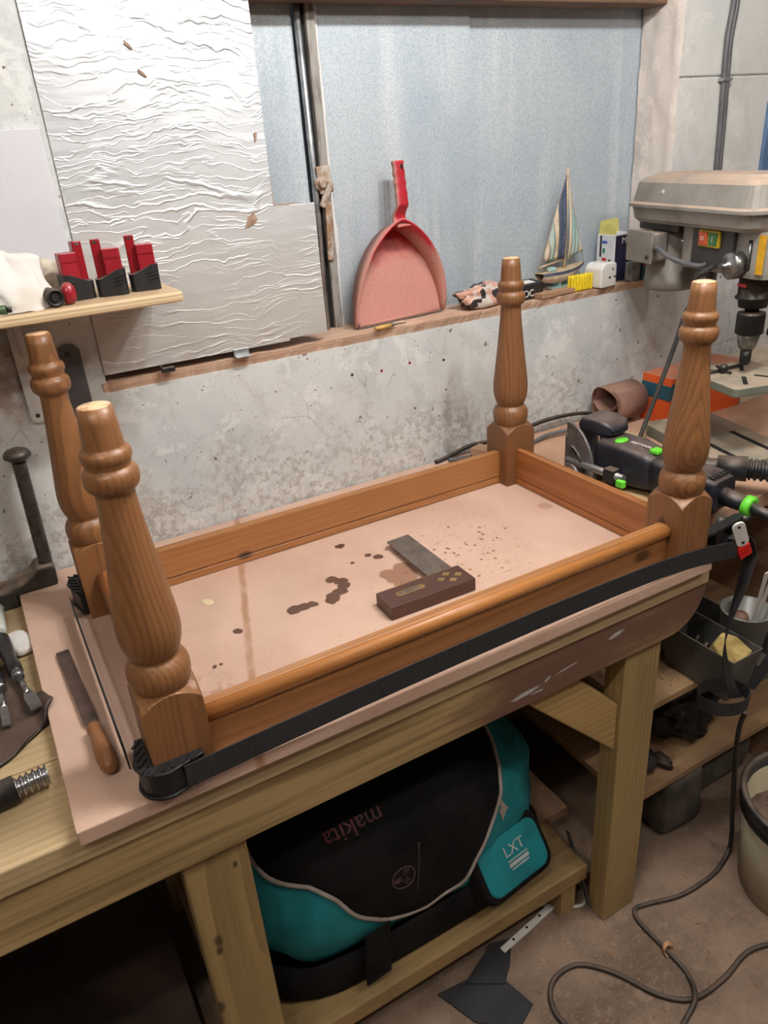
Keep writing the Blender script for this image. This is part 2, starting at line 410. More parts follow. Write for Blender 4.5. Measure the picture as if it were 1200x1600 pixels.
lt = B(); lt.lathe([(0.014,0),(0.014,0.006),(0.008,0.009),(0.008,0.014)], (0.630,0.752,0.605), (0,-1,0), 16); lt.obox((0.636,0.742,0.585), (0.012,0.008,0.05), (0,0.5,0)); lt.obox((0.638,0.748,0.612), (0.03,0.006,0.05), (0,-0.1,0))
latch = build(lt, 'latch', 'rusty', win, bevel=0.002)
b = B().obox((0.639,0.750,0.515), (0.014,0.006,0.11), (0,0.05,0)); build(b, 'stay_arm', 'rusty', win, bevel=0.002)
# header beam and sill
b = B(); b.box(0.132, 1.50, 0.700, 0.762, 0.903, 0.984); b.box(0.20, 0.50, 0.645, 0.70, 0.901, 0.95); struct(build(b, 'trim_1', 'beam_wood', bevel=0.004, org=(0,0,0)))
def sill_top(u, v):
    x = 0.13+1.37*u; e = 0.655+0.006*noise.noise((x*30,0,0))+0.004*noise.noise((x*90,2,0))
    if v == 0: return (x, 0.6605, 0.303)
    k = (v-0.1)/0.9
    y = e+(0.77-e)*k
    return (x, y, 0.322+0.0025*noise.noise((x*25,y*25,1)))
b = B().grid(sill_top, 160, 11, smooth=False); struct(build(b, 'trim_2', 'sill_wood', org=(0,0,0)))
# ------------------------------------------------------------------ workbench
wood('bench_top_wood', srgb(196,172,132), srgb(148,120,82), 'X', (0,0.55,-0.05), 0.009, 0.6, 0.5, stain=srgb(150,128,100), sscale=5)
wood('bench_wood', srgb(176,148,98), srgb(128,100,60), 'X', (0,0.16,-0.02), 0.010, 0.6, 0.6, knots=((0.31,0.012,-0.09,0.012),(0.5,0.012,-0.1,0.01)), stain=srgb(136,116,84), sscale=5)
wood('post_wood', srgb(176,150,100), srgb(120,96,58), 'Z', (0.02,0.1,0), 0.008, 0.6, 0.6, knots=((-0.075,-0.316,0.535,0.009),(-0.077,-0.316,0.515,0.007),(-0.03,-0.316,0.66,0.005),(-0.095,-0.316,0.40,0.010)), stain=srgb(130,112,80), sscale=5)
t = NT('stained_apron'); wv = t.coord(src='World')
gr = t.noise(t.coord((2,60,60), src='World'), 1.5, 4)
base = t.mix(t.ramp(gr, 0.4, 0.7), srgb(180,154,108), srgb(132,106,68))
sx = t.new('SeparateXYZ'); t.link(wv, sx.inputs[0])
nz = t.noise(t.coord((1.5,1,4), src='World'), 4, 5, 0.6)
right = t.ramp(t.math('ADD', sx.outputs[0], t.math('MULTIPLY', t.math('SUBTRACT', nz, 0.5), 0.35)), 0.36, 0.55)
pur = t.math('MULTIPLY', right, t.ramp(nz, 0.3, 0.5, 0.45, 0.95))
col = t.mix(pur, base, srgb(112,80,68))
wsm = t.math('MULTIPLY', right, t.ramp(t.noise(t.coord((6,1,26), src='World', rot=(0,0.35,0)), 1.4, 3), 0.71, 0.75))
col = t.mix(wsm, col, srgb(205,210,210))
for (x0, z0, ln_, wd_, an) in ((0.555,-0.125,0.042,0.006,0.10),(0.745,-0.090,0.026,0.006,0.18),(0.64,-0.112,0.035,0.0025,0.12),(0.60,-0.116,0.012,0.004,0.5),(0.58,-0.132,0.020,0.0025,0.0)):
    dv = t.vmath('SUBTRACT', wv, (x0,0,z0)).outputs[0]
    rt_ = t.new('Mapping'); t.link(dv, rt_.inputs[0]); rt_.inputs['Rotation'].default_value = (0,an,0); 
    s1 = t.vmath('MULTIPLY', rt_.outputs[0], (1/ln_,0,1/wd_)).outputs[0]
    ll = t.new('VectorMath', operation='LENGTH'); t.link(s1, ll.inputs[0])
    mm = t.math('MULTIPLY', t.ramp(t.math('ADD', ll.outputs['Value'], t.math('MULTIPLY', t.noise(t.coord((60,1,200), src='World'), 1.0, 3), 0.8)), 1.25, 0.8), 0.85)
    col = t.mix(mm, col, srgb(198,204,206))
t.bump(gr, 0.2, 0.001); t.done(col, t.math('SUBTRACT', 0.6, t.math('MULTIPLY', pur, 0.3)))
bench = thing('workbench', 'pale softwood workbench under the upturned table frame', 'workbench', (0.1, 0.35, FZ))
TZ = -0.022; TB = -0.062
ys = [0.012, 0.165, 0.325, 0.485, 0.655]
for i in range(4):
    b = B().box(-1.2, 0.955, ys[i], ys[i+1]-0.0025, TB, TZ)
    build(b, 'top_plank', 'bench_top_wood', bench, bevel=0.004, seg=3)
# front apron (two boards: plain left part, stained right part with a rounded end)
pts = [(-1.2,-0.150),(0.86,-0.150)]
for k in range(9):
    a = -PI/2 + (PI/2)*k/8; pts.append((0.875+0.085*math.cos(a), -0.065+0.085*math.sin(a)))
pts += [(0.96, TB-0.001), (-1.2, TB-0.001)]
b = B().prism(pts, 0.019, 0.0335, 'y')
build(b, 'apron', 'stained_apron', bench, bevel=0.004, seg=3)
b = B().box(-1.2, 0.95, 0.60, 0.645, -0.150, TB-0.001); build(b, 'back_rail', 'bench_wood', bench, bevel=0.003)
for (x0, y0) in ((0.003,0.053),(0.79,0.053),(0.003,0.553),(0.79,0.553)):
    b = B().box(x0, x0+0.088, y0-(0.0185 if y0 < 0.1 else 0), y0+0.028, FZ, -0.1495 if y0 < 0.1 else TB-0.001)
    build(b, 'leg', 'post_wood', bench, bevel=0.003)
# knee brace at 45 degrees
b = B().prism([(0.555,-0.1505),(0.665,-0.1505),(0.7895,-0.275),(0.7895,-0.385)], 0.042, 0.078, 'y')
wood('brace_wood', srgb(190,158,104), srgb(140,108,64), 'X', (0,0.25,-0.3), 0.012, 0.6, 0.55)
build(b, 'brace', 'brace_wood', bench, bevel=0.003)
# shelf planks low down
wood('shelf_plank', srgb(178,150,102), srgb(134,106,66), 'X', (0.1,0.2,-0.95), 0.013, 0.65, 0.55, stain=srgb(120,96,70), sscale=4)
wood('shelf_board', srgb(168,134,106), srgb(126,98,76), 'Y', (0.4,0.2,-0.95), 0.02, 0.75, 0.4, stain=srgb(96,76,62), sscale=4)
b = B().box(0.02, 0.786, 0.083, 0.225, -0.775, -0.73); build(b, 'shelf_plank', 'shelf_plank', bench, bevel=0.005, seg=3)
for i, (a, c) in enumerate(((0.229, 0.372), (0.376, 0.53))):
    b = B().box(0.02, 0.86, a, c, -0.765, -0.738); build(b, 'shelf_plank', 'shelf_board', bench, bevel=0.002)
plain('shaded_board', srgb(64,48,38), srgb(46,36,30), 8, rough=0.85)  # plank colour darkened to paint in the shade under the bench
b = B().box(-1.15, -0.02, 0.10, 0.56, -0.78, -0.76); build(b, 'shelf_plank', 'shaded_board', bench, bevel=0.002)
for x0 in (0.05, 0.72):
    b = B().box(x0,x0+0.04,0.09,0.5,-0.86,-0.776); build(b, 'shelf_bearer', 'post_wood', bench)
# ------------------------------------------------------------------ MDF board with stains
t = NT('mdf'); v = t.coord(src='World')
col = t.mix(t.ramp(t.noise(v, 5, 5, 0.6), 0.35, 0.7), srgb(206,174,155), srgb(194,160,141))
col = t.mix(t.ramp(t.noise(v, 160, 3), 0.55, 0.75, 0, 0.35), col, srgb(178,138,116))
wn = t.vmath('SUBTRACT', t.noise(v, 26, 4, out=1), (0.5,0.5,0.5)).outputs[0]
sc = t.new('VectorMath', operation='SCALE'); t.link(wn, sc.inputs[0]); sc.inputs['Scale'].default_value = 0.022
vd = t.vmath('ADD', v, sc.outputs[0]).outputs[0]
tot = None
blobs = [(0.378,0.322,.012),(0.388,0.307,.013),(0.385,0.290,.013),(0.374,0.276,.013),(0.356,0.268,.015),(0.345,0.262,.011),(0.287,0.272,.015),(0.301,0.270,.013),(0.315,0.271,.009),
         (0.443,0.421,.010),(0.479,0.343,.010),(0.469,0.360,.007),(0.188,0.266,.009),(0.432,0.352,.004),(0.128,0.20,.004),(0.139,0.20,.004)]
soft = [(0.483,0.262,.030),(0.466,0.278,.018),(0.497,0.285,.020),(0.478,0.235,.022)]
def blob(vec, x, y, r):
    s = t.vmath('SUBTRACT', vec, (x,y,0)).outputs[0]; s = t.vmath('MULTIPLY', s, (1,1,0)).outputs[0]
    ln = t.new('VectorMath', operation='LENGTH'); t.link(s, ln.inputs[0])
    return t.ramp(ln.outputs['Value'], r, r*0.82)
for (x, y, r) in blobs:
    m = blob(vd, x, y, r); tot = m if tot is None else t.math('MAXIMUM', tot, m)
col = t.mix(t.math('MULTIPLY', tot, 0.95), col, srgb(80,50,36))
tot2 = None
for (x, y, r) in soft:
    m = blob(vd, x, y, r); tot2 = m if tot2 is None else t.math('MAXIMUM', tot2, m)
col = t.mix(t.math('MULTIPLY', tot2, 0.75), col, srgb(120,78,52))
col = t.mix(t.math('MULTIPLY', blob(vd, 0.85, 0.32, .016), 0.4), col, srgb(150,104,76))
# splash dots scattered round the square
def reg(x, y, r0, r1):
    s = t.vmath('MULTIPLY', t.vmath('SUBTRACT', v, (x,y,0)).outputs[0], (1,1,0)).outputs[0]
    ln = t.new('VectorMath', operation='LENGTH'); t.link(s, ln.inputs[0]); return t.ramp(ln.outputs['Value'], r1, r0)
sm = t.math('MAXIMUM', reg(0.60,0.27,0.06,0.2), reg(0.47,0.20,0.03,0.11))
vo = t.new('TexVoronoi'); t.link(v, vo.inputs['Vector']); vo.inputs['Scale'].default_value = 85
dots = t.ramp(vo.outputs['Distance'], 0.30, 0.24)
pick = t.new('SeparateColor'); t.link(vo.outputs['Color'], pick.inputs[0])
dots = t.math('MULTIPLY', dots, t.math('GREATER_THAN', t.math('ADD', pick.outputs[0], t.math('MULTIPLY', sm, 0.35)), 1.08))
col = t.mix(t.math('MULTIPLY', dots, 0.85), col, srgb(120,76,50))
smear = t.math('MULTIPLY', sm, t.ramp(t.noise(v, 70, 5, 0.7), 0.56, 0.66, 0, 0.55))
col = t.mix(smear, col, srgb(150,104,76))
# glue line across the board
sx = t.new('SeparateXYZ'); t.link(v, sx.inputs[0])
lx = t.math('SUBTRACT', sx.outputs[0], t.math('ADD', t.math('MULTIPLY', sx.outputs[1], 0.31), 0.121))
lx = t.math('ADD', lx, t.math('MULTIPLY', t.math('SUBTRACT', t.noise(v, 30, 3), 0.5), 0.006))
band = t.math('MULTIPLY', t.ramp(t.math('ABSOLUTE', lx), 0.009, 0.002), t.ramp(t.noise(v, 14, 3), 0.3, 0.55, 0.35, 0.8))
col = t.mix(band, col, srgb(158,116,82))
# pale rubbed patch and dull scuffs
col = t.mix(t.math('MULTIPLY', reg(0.1,0.15,0.01,0.06), t.ramp(t.noise(v, 40, 5), 0.45, 0.6, 0, 0.6)), col, srgb(158,116,88))
t.bump(t.noise(v, 300, 2), 0.08, 0.0005); t.done(col, t.math('SUBTRACT', 0.72, t.math('MULTIPLY', tot, 0.35)), 0, 0.3)
b = B().box(-0.096, 0.935, -0.004, 0.655, -0.0215, 0.0)
mdf = tag(build(b, 'mdf_board', 'mdf', bevel=0.0015, org=(0,0,0)), 'pinkish MDF board with dark water spots, flat on the workbench', 'board')
plain('glue', srgb(226,206,170), rough=0.3)
def gl(u, v_):
    a = 2*PI*u; r = (0.0065+0.003*math.cos(a+1))*math.sin(PI/2*(1-v_)); return (0.172+1.9*r*math.cos(a)*0.7-0.4*r*math.sin(a), 0.383+1.6*r*math.sin(a), 0.0+0.0022*math.sin(PI/2*v_))
b = B().grid(gl, 20, 6, True); build(b, 'glue_drop', 'glue', mdf, label='dried pale glue drop')
# ------------------------------------------------------------------ upturned table frame
LT, WT, BS, HB = 0.849, 0.441, 0.07, 0.114
LIGHT, DARK = srgb(140,95,57), srgb(76,46,27)
prof = [(0.0262,0.1135),(0.0290,0.1170),(0.0312,0.1215),(0.0340,0.1280),(0.0356,0.1360),(0.0360,0.1430),(0.0350,0.1500),(0.0325,0.1560),(0.0285,0.1605),(0.0262,0.1630),
        (0.0275,0.1650),(0.0305,0.1720),(0.0330,0.1800),(0.0345,0.1890),(0.0350,0.1980),(0.0346,0.2080),(0.0334,0.2220),(0.0310,0.2420),(0.0286,0.2630),(0.0262,0.2840),(0.0243,0.3040),(0.0222,0.3240),(0.0208,0.3400),(0.0199,0.3530),(0.0198,0.3600),(0.0206,0.3640),
        (0.0238,0.3660),(0.0262,0.3690),(0.0277,0.3740),(0.0280,0.3790),(0.0272,0.3840),(0.0252,0.3875),(0.0226,0.3890),(0.0220,0.3905),(0.0230,0.3925),(0.0230,0.3940),(0.0238,0.3955),(0.0251,0.3985),(0.0254,0.4015),(0.0248,0.4050),(0.0230,0.4080),(0.0202,0.4095),(0.0200,0.4120),(0.0182,0.4350),(0.0168,0.4530),(0.0160,0.4548)]
def leg_mesh():
    b = B(); h = BS/2
    # square block with lamb's tongue shoulders: each face ends in an arch, corners dip
    n = 10
    for fi in range(4):
        R = Matrix.Rotation(fi*PI/2, 4, 'Z')
        top = []
        for k in range(n+1):
            x = -h+2*h*k/n; zz = HB-0.002+0.0*x + 0.016*(1-(x/h)**2)
            top.append(Vector((x, -h, zz)))
        bot = [Vector((-h+2*h*k/n, -h, 0.0)) for k in range(n+1)]
        vs = [R @ p for p in bot+top]
        b.add(vs, [(k, k+1, n+2+k, n+1+k) for k in range(n)], False)
        # cove from the arched edge up to the ring neck
        rows = []
        for j in range(6):
            tt = j/5; row = []
            for k in range(n+1):
                p = top[k]; ang = math.atan2(p.y, p.x); r1 = 0.026
                q = Vector((r1*math.cos(ang), r1*math.sin(ang), 0.1275))
                m = p.lerp(q, tt); m.z = p.z + (0.1290-p.z)*(tt**0.8)
                row.append(R @ m)
            rows.append(row)
        vs = [p for r in rows for p in r]; w = n+1
        b.add(vs, [(j*w+k, j*w+k+1, (j+1)*w+k+1, (j+1)*w+k) for j in range(5) for k in range(n)], True)
    b.add([(-h,-h,0),(h,-h,0),(h,h,0),(-h,h,0)], [(3,2,1,0)])
    b.lathe(prof, (0,0,0.004), n=40, capb=False)
    for i, p in enumerate(b.v):
        if p.z > 0.4548: p.z = 0.4548
    return b
frame_t = thing('table_frame', 'stained pine table base upside down with four turned legs upward', 'table', (LT/2+0.035, WT/2+0.035, 0.0))
plain('end_grain', srgb(226,190,150), srgb(170,120,80), 90, 0.45, 0.7, 0.6)
lb = leg_mesh()
centres = ((0.045,0.02),(-0.02,0.05),(0.06,-0.05),(0.03,0.06))
for i, (x, y) in enumerate(((0,0),(0,WT),(LT,WT),(LT,0))):
    wood('leg_wood%d' % i, (LIGHT, tuple(c*0.98 for c in LIGHT), tuple(c*0.85 for c in LIGHT), tuple(c*0.95 for c in LIGHT))[i], DARK, 'Z', (*centres[i], 0.1*i), (0.0055,0.008,0.006,0.0042)[i], 0.42, 0.5, 0.008, along=0.10, bump=0.25,
         knots=(((0.02,-0.03,0.235,0.012),) if i == 1 else ((-0.036,0.002,0.075,0.010),(-0.036,-0.012,0.055,0.008)) if i == 3 else ()))
    c = Vector((x+BS/2, y+BS/2, 0.0))
    b = B().merge(lb, Matrix.Translation(c))
    lo = build(b, 'leg', 'leg_wood%d' % i, frame_t, org=c)
    b = B().lathe([(0.0155,0.4546),(0.0150,0.4556),(0.004,0.4558)], c, n=32); build(b, 'foot_end', 'end_grain', lo, label='pale bare end grain')
wood('rail_wood_x', srgb(164,112,66), srgb(112,70,38), 'X', (0.1,0.02,-0.11), 0.008, 0.42, 0.5, 0.008, knots=((-0.183,0.2115,0.016,0.011),(0.335,-0.2325,0.040,0.014)), along=0.05)
wood('rail_wood_y', srgb(166,106,58), srgb(112,62,30), 'Y', (0.02,0.0,-0.09), 0.008, 0.42, 0.5, 0.008, along=0.05)
wood('bead_wood', srgb(184,122,66), srgb(112,64,32), 'X', (0,-0.02,-0.01), 0.007, 0.38, 0.6, 0.01, along=0.05)
def rail(p0, p1, axis, fixed, side, mat, bmat, h=0.078, bw=0.0):
    # profile in (w = outward distance, z): flat board with a rounded bead along its upper outer edge
    b = B()
    def sect(pts, smooth):
        def P(w, z, a): 
            c = fixed + side*w
            return (a, c, z) if axis == 'X' else (c, a, z)
        n = len(pts); bb = B()
        bb.add([P(w, z, p0) for w, z in pts]+[P(w, z, p1) for w, z in pts], [(i,(i+1) % n, n+(i+1) % n, n+i) for i in range(n)], smooth)
        bb.add([P(w, z, p0) for w, z in pts], [tuple(range(n))]); bb.add([P(w, z, p1) for w, z in pts], [tuple(range(n))[::-1]])
        return bb
    # inner face carries a shallow groove near the bottom
    r = build(sect([(0.0,0.001),(0.0,0.0135),(0.0025,0.0145),(0.0025,0.0160),(0.0,0.0170),(0.0,h),(0.012,h),(0.018,h-0.006),(0.018,0.001)], False), 'rail', mat, frame_t, bevel=0.0008)
    pts = [(0.014+bw+0.0105*math.cos(a), h-0.0115+0.0115*math.sin(a)) for a in [2*PI*k/16 for k in range(16)]]
    build(sect(pts, True), 'bead', bmat, r)
rail(BS-0.0005, LT+0.0005, 'X', 0.041, -1, 'rail_wood_x', 'bead_wood')
rail(BS-0.0005, LT+0.0005, 'X', WT+0.026, 1, 'rail_wood_x', 'bead_wood', 0.0715)
rail(BS-0.0005, WT+0.0005, 'Y', LT+0.024, 1, 'rail_wood_y', 'rail_wood_y')
rail(BS-0.0005, WT+0.0005, 'Y', 0.045, -1, 'rail_wood_y', 'rail_wood_y')
# ------------------------------------------------------------------ window recess: foil board, dustpan, sill clutter
fo = [(0.138,0.336),(0.568,0.341),(0.570,0.576),(0.530,0.580),(0.491,0.579),(0.489,0.70),(0.488,0.897),(0.300,0.899),(0.139,0.896),(0.137,0.70)]
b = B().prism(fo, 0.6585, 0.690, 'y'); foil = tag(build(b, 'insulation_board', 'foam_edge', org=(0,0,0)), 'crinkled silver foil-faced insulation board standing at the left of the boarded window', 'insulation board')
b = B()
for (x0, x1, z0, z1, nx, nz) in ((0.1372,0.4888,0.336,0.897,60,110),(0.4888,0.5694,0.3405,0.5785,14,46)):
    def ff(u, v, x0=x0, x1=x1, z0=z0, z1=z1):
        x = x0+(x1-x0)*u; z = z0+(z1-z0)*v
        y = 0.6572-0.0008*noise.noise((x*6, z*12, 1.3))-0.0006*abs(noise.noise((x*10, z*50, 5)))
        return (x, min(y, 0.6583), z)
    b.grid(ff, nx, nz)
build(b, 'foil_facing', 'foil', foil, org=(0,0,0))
b = B(); b.prism([(0.43,0.548),(0.448,0.553),(0.455,0.560),(0.449,0.572),(0.438,0.566)], 0.6545, 0.6565, 'y'); build(b, 'torn_patch', 'foam_edge', foil, label='torn brown patch in the foil')
for (x, z, a) in ((0.283,0.828,0.7),(0.297,0.79,0.8),(0.471,0.692,-0.2)):
    c, s_ = math.cos(a), math.sin(a)
    b = B().prism([(x+c*p-s_*q_, z+s_*p+c*q_) for p, q_ in ((-0.003,0.006),(0.001,0.008),(0.0025,0),(0.001,-0.008),(-0.001,-0.005))], 0.6545, 0.6560, 'y'); build(b, 'torn_patch', 'foam_edge', foil)
plain('black_plastic', srgb(34,34,36), srgb(24,24,26), 30, rough=0.45, dust=0.25)
plain('grey_plastic', srgb(120,120,116), srgb(100,100,98), 20, rough=0.55, dust=0.4)
plain('steel', srgb(150,150,150), srgb(110,108,106), 60, rough=0.32, metal=0.9)
plain('dark_steel', srgb(92,86,82), srgb(66,62,60), 60, rough=0.45, metal=0.7, dust=0.2)
plain('white_plastic', srgb(232,230,226), srgb(214,210,204), 12, rough=0.4)
b = B(); b.box(0.232,0.256,0.640,0.650,0.3245,0.333); b.box(0.232,0.235,0.640,0.656,0.333,0.337)
tag(build(b, 'metal_clip', 'black_plastic', bevel=0.001), 'small black clip lying on the sill below the foil board', 'clip')
b = B(); b.box(0.372,0.402,0.640,0.654,0.3245,0.328); b.box(0.372,0.402,0.652,0.656,0.328,0.340)
tag(build(b, 'hinge', 'galv', bevel=0.001), 'small galvanised hinge on the sill near the foil board corner', 'hinge')
# ---- dustpan
t = NT('red_dusty'); v = t.coord()
col = t.mix(t.ramp(t.noise(v, 12, 4), 0.4, 0.7), srgb(172,34,46), srgb(150,28,40))
x_ = t.new('SeparateXYZ'); t.link(v, x_.inputs[0])
low = t.ramp(t.math('ADD', x_.outputs[2], t.math('MULTIPLY', t.math('SUBTRACT', t.noise(v, 14, 4), 0.5), 0.12)), 0.17, 0.10)
g = t.new('NewGeometry'); xx = t.new('SeparateXYZ'); t.link(g.outputs['Normal'], xx.inputs[0])
d = t.math('MAXIMUM', t.math('MULTIPLY', low, 0.68), t.math('MULTIPLY', t.ramp(xx.outputs[0], -0.3, -0.75), 0.75))
d = t.math('MAXIMUM', d, t.math('MULTIPLY', t.ramp(xx.outputs[2], 0.4, 0.8), 0.55))
d = t.math('MULTIPLY', d, t.ramp(t.noise(v, 180, 3), 0.2, 0.6, 0.75, 1.0))
col = t.mix(d, col, srgb(196,158,142))
t.done(col, t.math('ADD', t.math('MULTIPLY', d, 0.4), 0.38))
dp = thing('dustpan', 'dusty red plastic dustpan leaning against the blue sheet on the sill', 'dustpan', (0.772,0.722,0.3235))
e1 = Vector((0.99,0.10,0.0)).normalized(); e2 = Vector((0.02,0.20,0.98)).normalized(); e3 = e1.cross(e2).normalized()  # e3 points towards the room
DO = Vector((0.770,0.713,0.3245))
def D(s_, t_, d_): return DO + e1*s_ + e2*t_ + e3*d_
HW, HT = 0.112, 0.188
out = []
for k in range(41):
    a = PI*k/40; ta = math.sin(a)**0.9; sgn = -1 if k < 20 else 1
    out.append((HW*sgn*max(0.0, 1-ta**2.3)**0.72 if k != 20 else 0.0, HT*ta))
b = B()
n = len(out)
fl = [D(s_, t_, 0.0) for s_, t_ in out]; flb = [D(s_, t_, -0.003) for s_, t_ in out]
b.add(fl, [tuple(range(n))]); b.add(flb, [tuple(range(n))[::-1]])
b.add([D(-HW,0,-0.003),D(HW,0,-0.003),D(HW,0,0),D(-HW,0,0)], [(0,1,2,3)])
build(b, 'pan_floor', 'red_dusty', dp)
b = B()
def rim(k, off, d_):
    s_, t_ = out[k]; L_ = math.hypot(s_, t_-0.03) or 1
    return D(s_+off*s_/L_, t_+off*max(t_-0.03,0)/L_, d_)
vs = []
for k in range(n):
    h_ = 0.006+0.052*(out[k][1]/HT)**0.7
    vs += [rim(k, 0.003, -0.003), rim(k, 0.009, h_), rim(k, 0.004, h_+0.001), rim(k, -0.0005, 0.0005)]
b.add(vs, [(k*4+j, k*4+(j+1) % 4, k*4+4+(j+1) % 4, k*4+4+j) for k in range(n-1) for j in range(4)], True)
b.add(vs[:4], [(0,1,2,3)]); b.add(vs[-4:], [(3,2,1,0)])
build(b, 'rim', 'red_dusty', dp)
b = B(); hp = [D(-HW+0.004,0.004,0.004), D(HW-0.004,0.004,0.004)]
b.tube(hp, 0.004, 8); build(b, 'lip', 'red_dusty', dp)
plain('rubber', srgb(96,88,82), srgb(80,72,66), 40, rough=0.8)
b = B().ribbon([D(-HW,0.0005,0.002), D(HW,0.0005,0.002)], D(0,0.006,0)-D(0,-0.0,0), 0.008); build(b, 'rubber_edge', 'rubber', dp)
def hand(u, v):
    L_ = 0.125*v; w = 0.0125+0.003*(1-v)**3*1.5 + (0.001*math.sin(v*40) if v > 0.45 else 0); th = 0.007
    dd = 0.058+0.004*v
    if v < 0.32: dd -= 0.018*math.sin(PI*v/0.32)
    a = 2*PI*u; ca, sa = math.cos(a), math.sin(a)
    q_ = lambda c_: math.copysign(abs(c_)**0.5, c_)
    return D(0.006+w*q_(ca), HT-0.008+L_, dd+th*q_(sa)-0.004)
b = B().grid(hand, 24, 40, True); b.add([hand(k/24, 1.0) for k in range(24)], [tuple(range(24))]); b.add([hand(k/24, 0.0) for k in range(24)], [tuple(range(24))[::-1]])
hd = build(b, 'handle', 'red_dusty', dp)
ring = [Vector(hand(0.25, 0.9))+e3*0.0005+e1*0.004+(e1*math.cos(2*PI*k/12)*0.0035)+(e2*math.sin(2*PI*k/12)*0.0055) for k in range(12)]
b = B().add(ring, [tuple(range(12))]); build(b, 'hang_hole', 'black_gap', hd)
# ---- marking knife on the sill edge
kn = thing('marking_knife', 'small marking knife with yellow handle on the sill below the dustpan', 'knife', (0.71,0.655,0.325))
b = B().tube([(0.672,0.648,0.330),(0.690,0.650,0.330),(0.712,0.652,0.330)], [0.0035,0.0048,0.0040], 8); plain('yellow_wood', srgb(206,166,88), rough=0.5); build(b, 'handle', 'yellow_wood', kn)
b = B().tube([(0.712,0.652,0.330),(0.717,0.6525,0.330)], 0.0042, 8); build(b, 'ferrule', 'steel', kn)
b = B().tube([(0.717,0.6525,0.330),(0.752,0.656,0.329)], [0.002,0.0008], 6); build(b, 'blade', 'dark_steel', kn)
# ---- crumpled plastic packaging
t = NT('packaging'); v = t.coord()
n1 = t.noise(v, 22, 3); col = t.mix(t.ramp(n1, 0.46, 0.5), srgb(206,196,190), srgb(206,160,140))
col = t.mix(t.ramp(t.noise(t.coord(loc=(3,1,1)), 26, 2), 0.55, 0.57), col, srgb(52,46,48))
t.done(col, 0.3)
pk = thing('plastic_packaging', 'crumpled printed plastic packaging on the sill right of the dustpan', 'packaging', (1.02,0.70,0.3235))
def pil(c, a, rz, sd, p=2.4, amp=0.25, fq=22):
    R = Matrix.Rotation(rz, 3, 'Z')
    def f(u, v):
        th = 2*PI*u; ph = PI*(v-0.5)
        q_ = lambda x, e: math.copysign(abs(x)**e, x)
        e = 2/p
        d_ = Vector((q_(math.cos(ph),e)*q_(math.cos(th),e), q_(math.cos(ph),e)*q_(math.sin(th),e), q_(math.sin(ph),e)))
        k = 1+amp*noise.noise((d_.x*1.7+sd, d_.y*1.7, d_.z*1.7))+amp*0.7*abs(noise.noise((d_.x*4+sd, d_.y*4, d_.z*4)))-amp*0.3
        w = Vector((d_.x*a[0]*k, d_.y*a[1]*k, d_.z*a[2]*k))
        w = Vector(c)+R @ w
        return w
    return f
def lump(c, a, rz=0, sd=0, p=2.4, amp=0.25, nu=36, nv=18, floor=None):
    f = pil(c, a, rz, sd, p, amp)
    g = (lambda u, v: Vector((f(u,v).x, f(u,v).y, max(f(u,v).z, floor)))) if floor is not None else f
    return B().grid(g, nu, nv, True)
b = lump((0.972,0.697,0.346), (0.072,0.036,0.027), 0.15, 3, 2.2, 0.35, floor=0.3245); build(b, 'film_bag', 'packaging', pk)
plain('black_card', srgb(30,28,32), srgb(44,40,44), 30, rough=0.4)
b = B().obox((1.080,0.695,0.342), (0.12,0.045,0.034), (0.12,0.0,0.12)); bc = build(b, 'black_pack', 'black_card', pk, bevel=0.004, seg=3)
b = B().obox((1.098,0.690,0.3598), (0.035,0.022,0.001), (0.12,0,0.12)); build(b, 'price_label', 'white_plastic', bc)
text('OC', 0.022, frame((1.088,0.6685,0.337), (1,0.12,0), (0.1,-1,0.1)), 'print', 'white_plastic', bc)
wood('batten_wood', srgb(170,134,104), srgb(120,88,66), 'X', (0,0.1,0.1), 0.01, 0.8, 0.4)
b = B().obox((1.165,0.668,0.329), (0.11,0.026,0.011), (0,0,0.1)); tag(build(b, 'batten', 'batten_wood', bevel=0.001), 'short dusty batten on the sill in front of the model yacht', 'batten')
# ---- model yacht
yt = thing('model_yacht', 'weathered wooden model yacht with striped sails on the sill', 'model boat', (1.245,0.735,0.3235))
plain('cream_paint', srgb(214,200,176), srgb(180,160,136), 30, rough=0.75); plain('pale_wood', srgb(198,176,146), srgb(160,134,106), 40, rough=0.7, stretch=(1,1,6))
plain('teal_paint', srgb(140,176,172), srgb(170,180,170), 30, rough=0.75); plain('navy_paint', srgb(58,70,96), srgb(84,92,110), 30, rough=0.7)
YD = Matrix.Translation((1.245,0.733,0)) @ Matrix.Rotation(0.12, 4, 'Z') @ Matrix.Translation((-1.245,-0.733,0))
def hull(u, v):
    x = 1.163+0.158*v; k = (v-0.42)/0.58 if v > 0.42 else (0.42-v)/0.62
    w = 0.024*(1-abs(k)**2.3)+0.0005
    a = PI*u; dep = 0.028*(1-abs(k)**2.0)+0.001
    zt = 0.366+0.012*max(0,(v-0.4))**1.5*1.6
    return YD @ Vector((x, 0.733-w*math.cos(a), zt-dep*math.sin(a)**0.8))
b = B().grid(hull, 14, 26); hl = build(b, 'hull', 'cream_paint', yt)
def strake(u, v):
    x = 1.163+0.158*v; k = (v-0.42)/0.58 if v > 0.42 else (0.42-v)/0.62
    w = 0.0247*(1-abs(k)**2.3)+0.001; zt = 0.3665+0.012*max(0,(v-0.4))**1.5*1.6
    return YD @ Vector((x, 0.733-w, zt-0.006*u))
b = B().grid(strake, 3, 26); build(b, 'painted_band', 'navy_paint', hl)
dk = [hull(0, k/25) for k in range(26)]+[hull(1, k/25) for k in range(25,-1,-1)]
b = B().add(dk, [tuple(range(len(dk)))]); dkk = build(b, 'deck', 'pale_wood', yt)
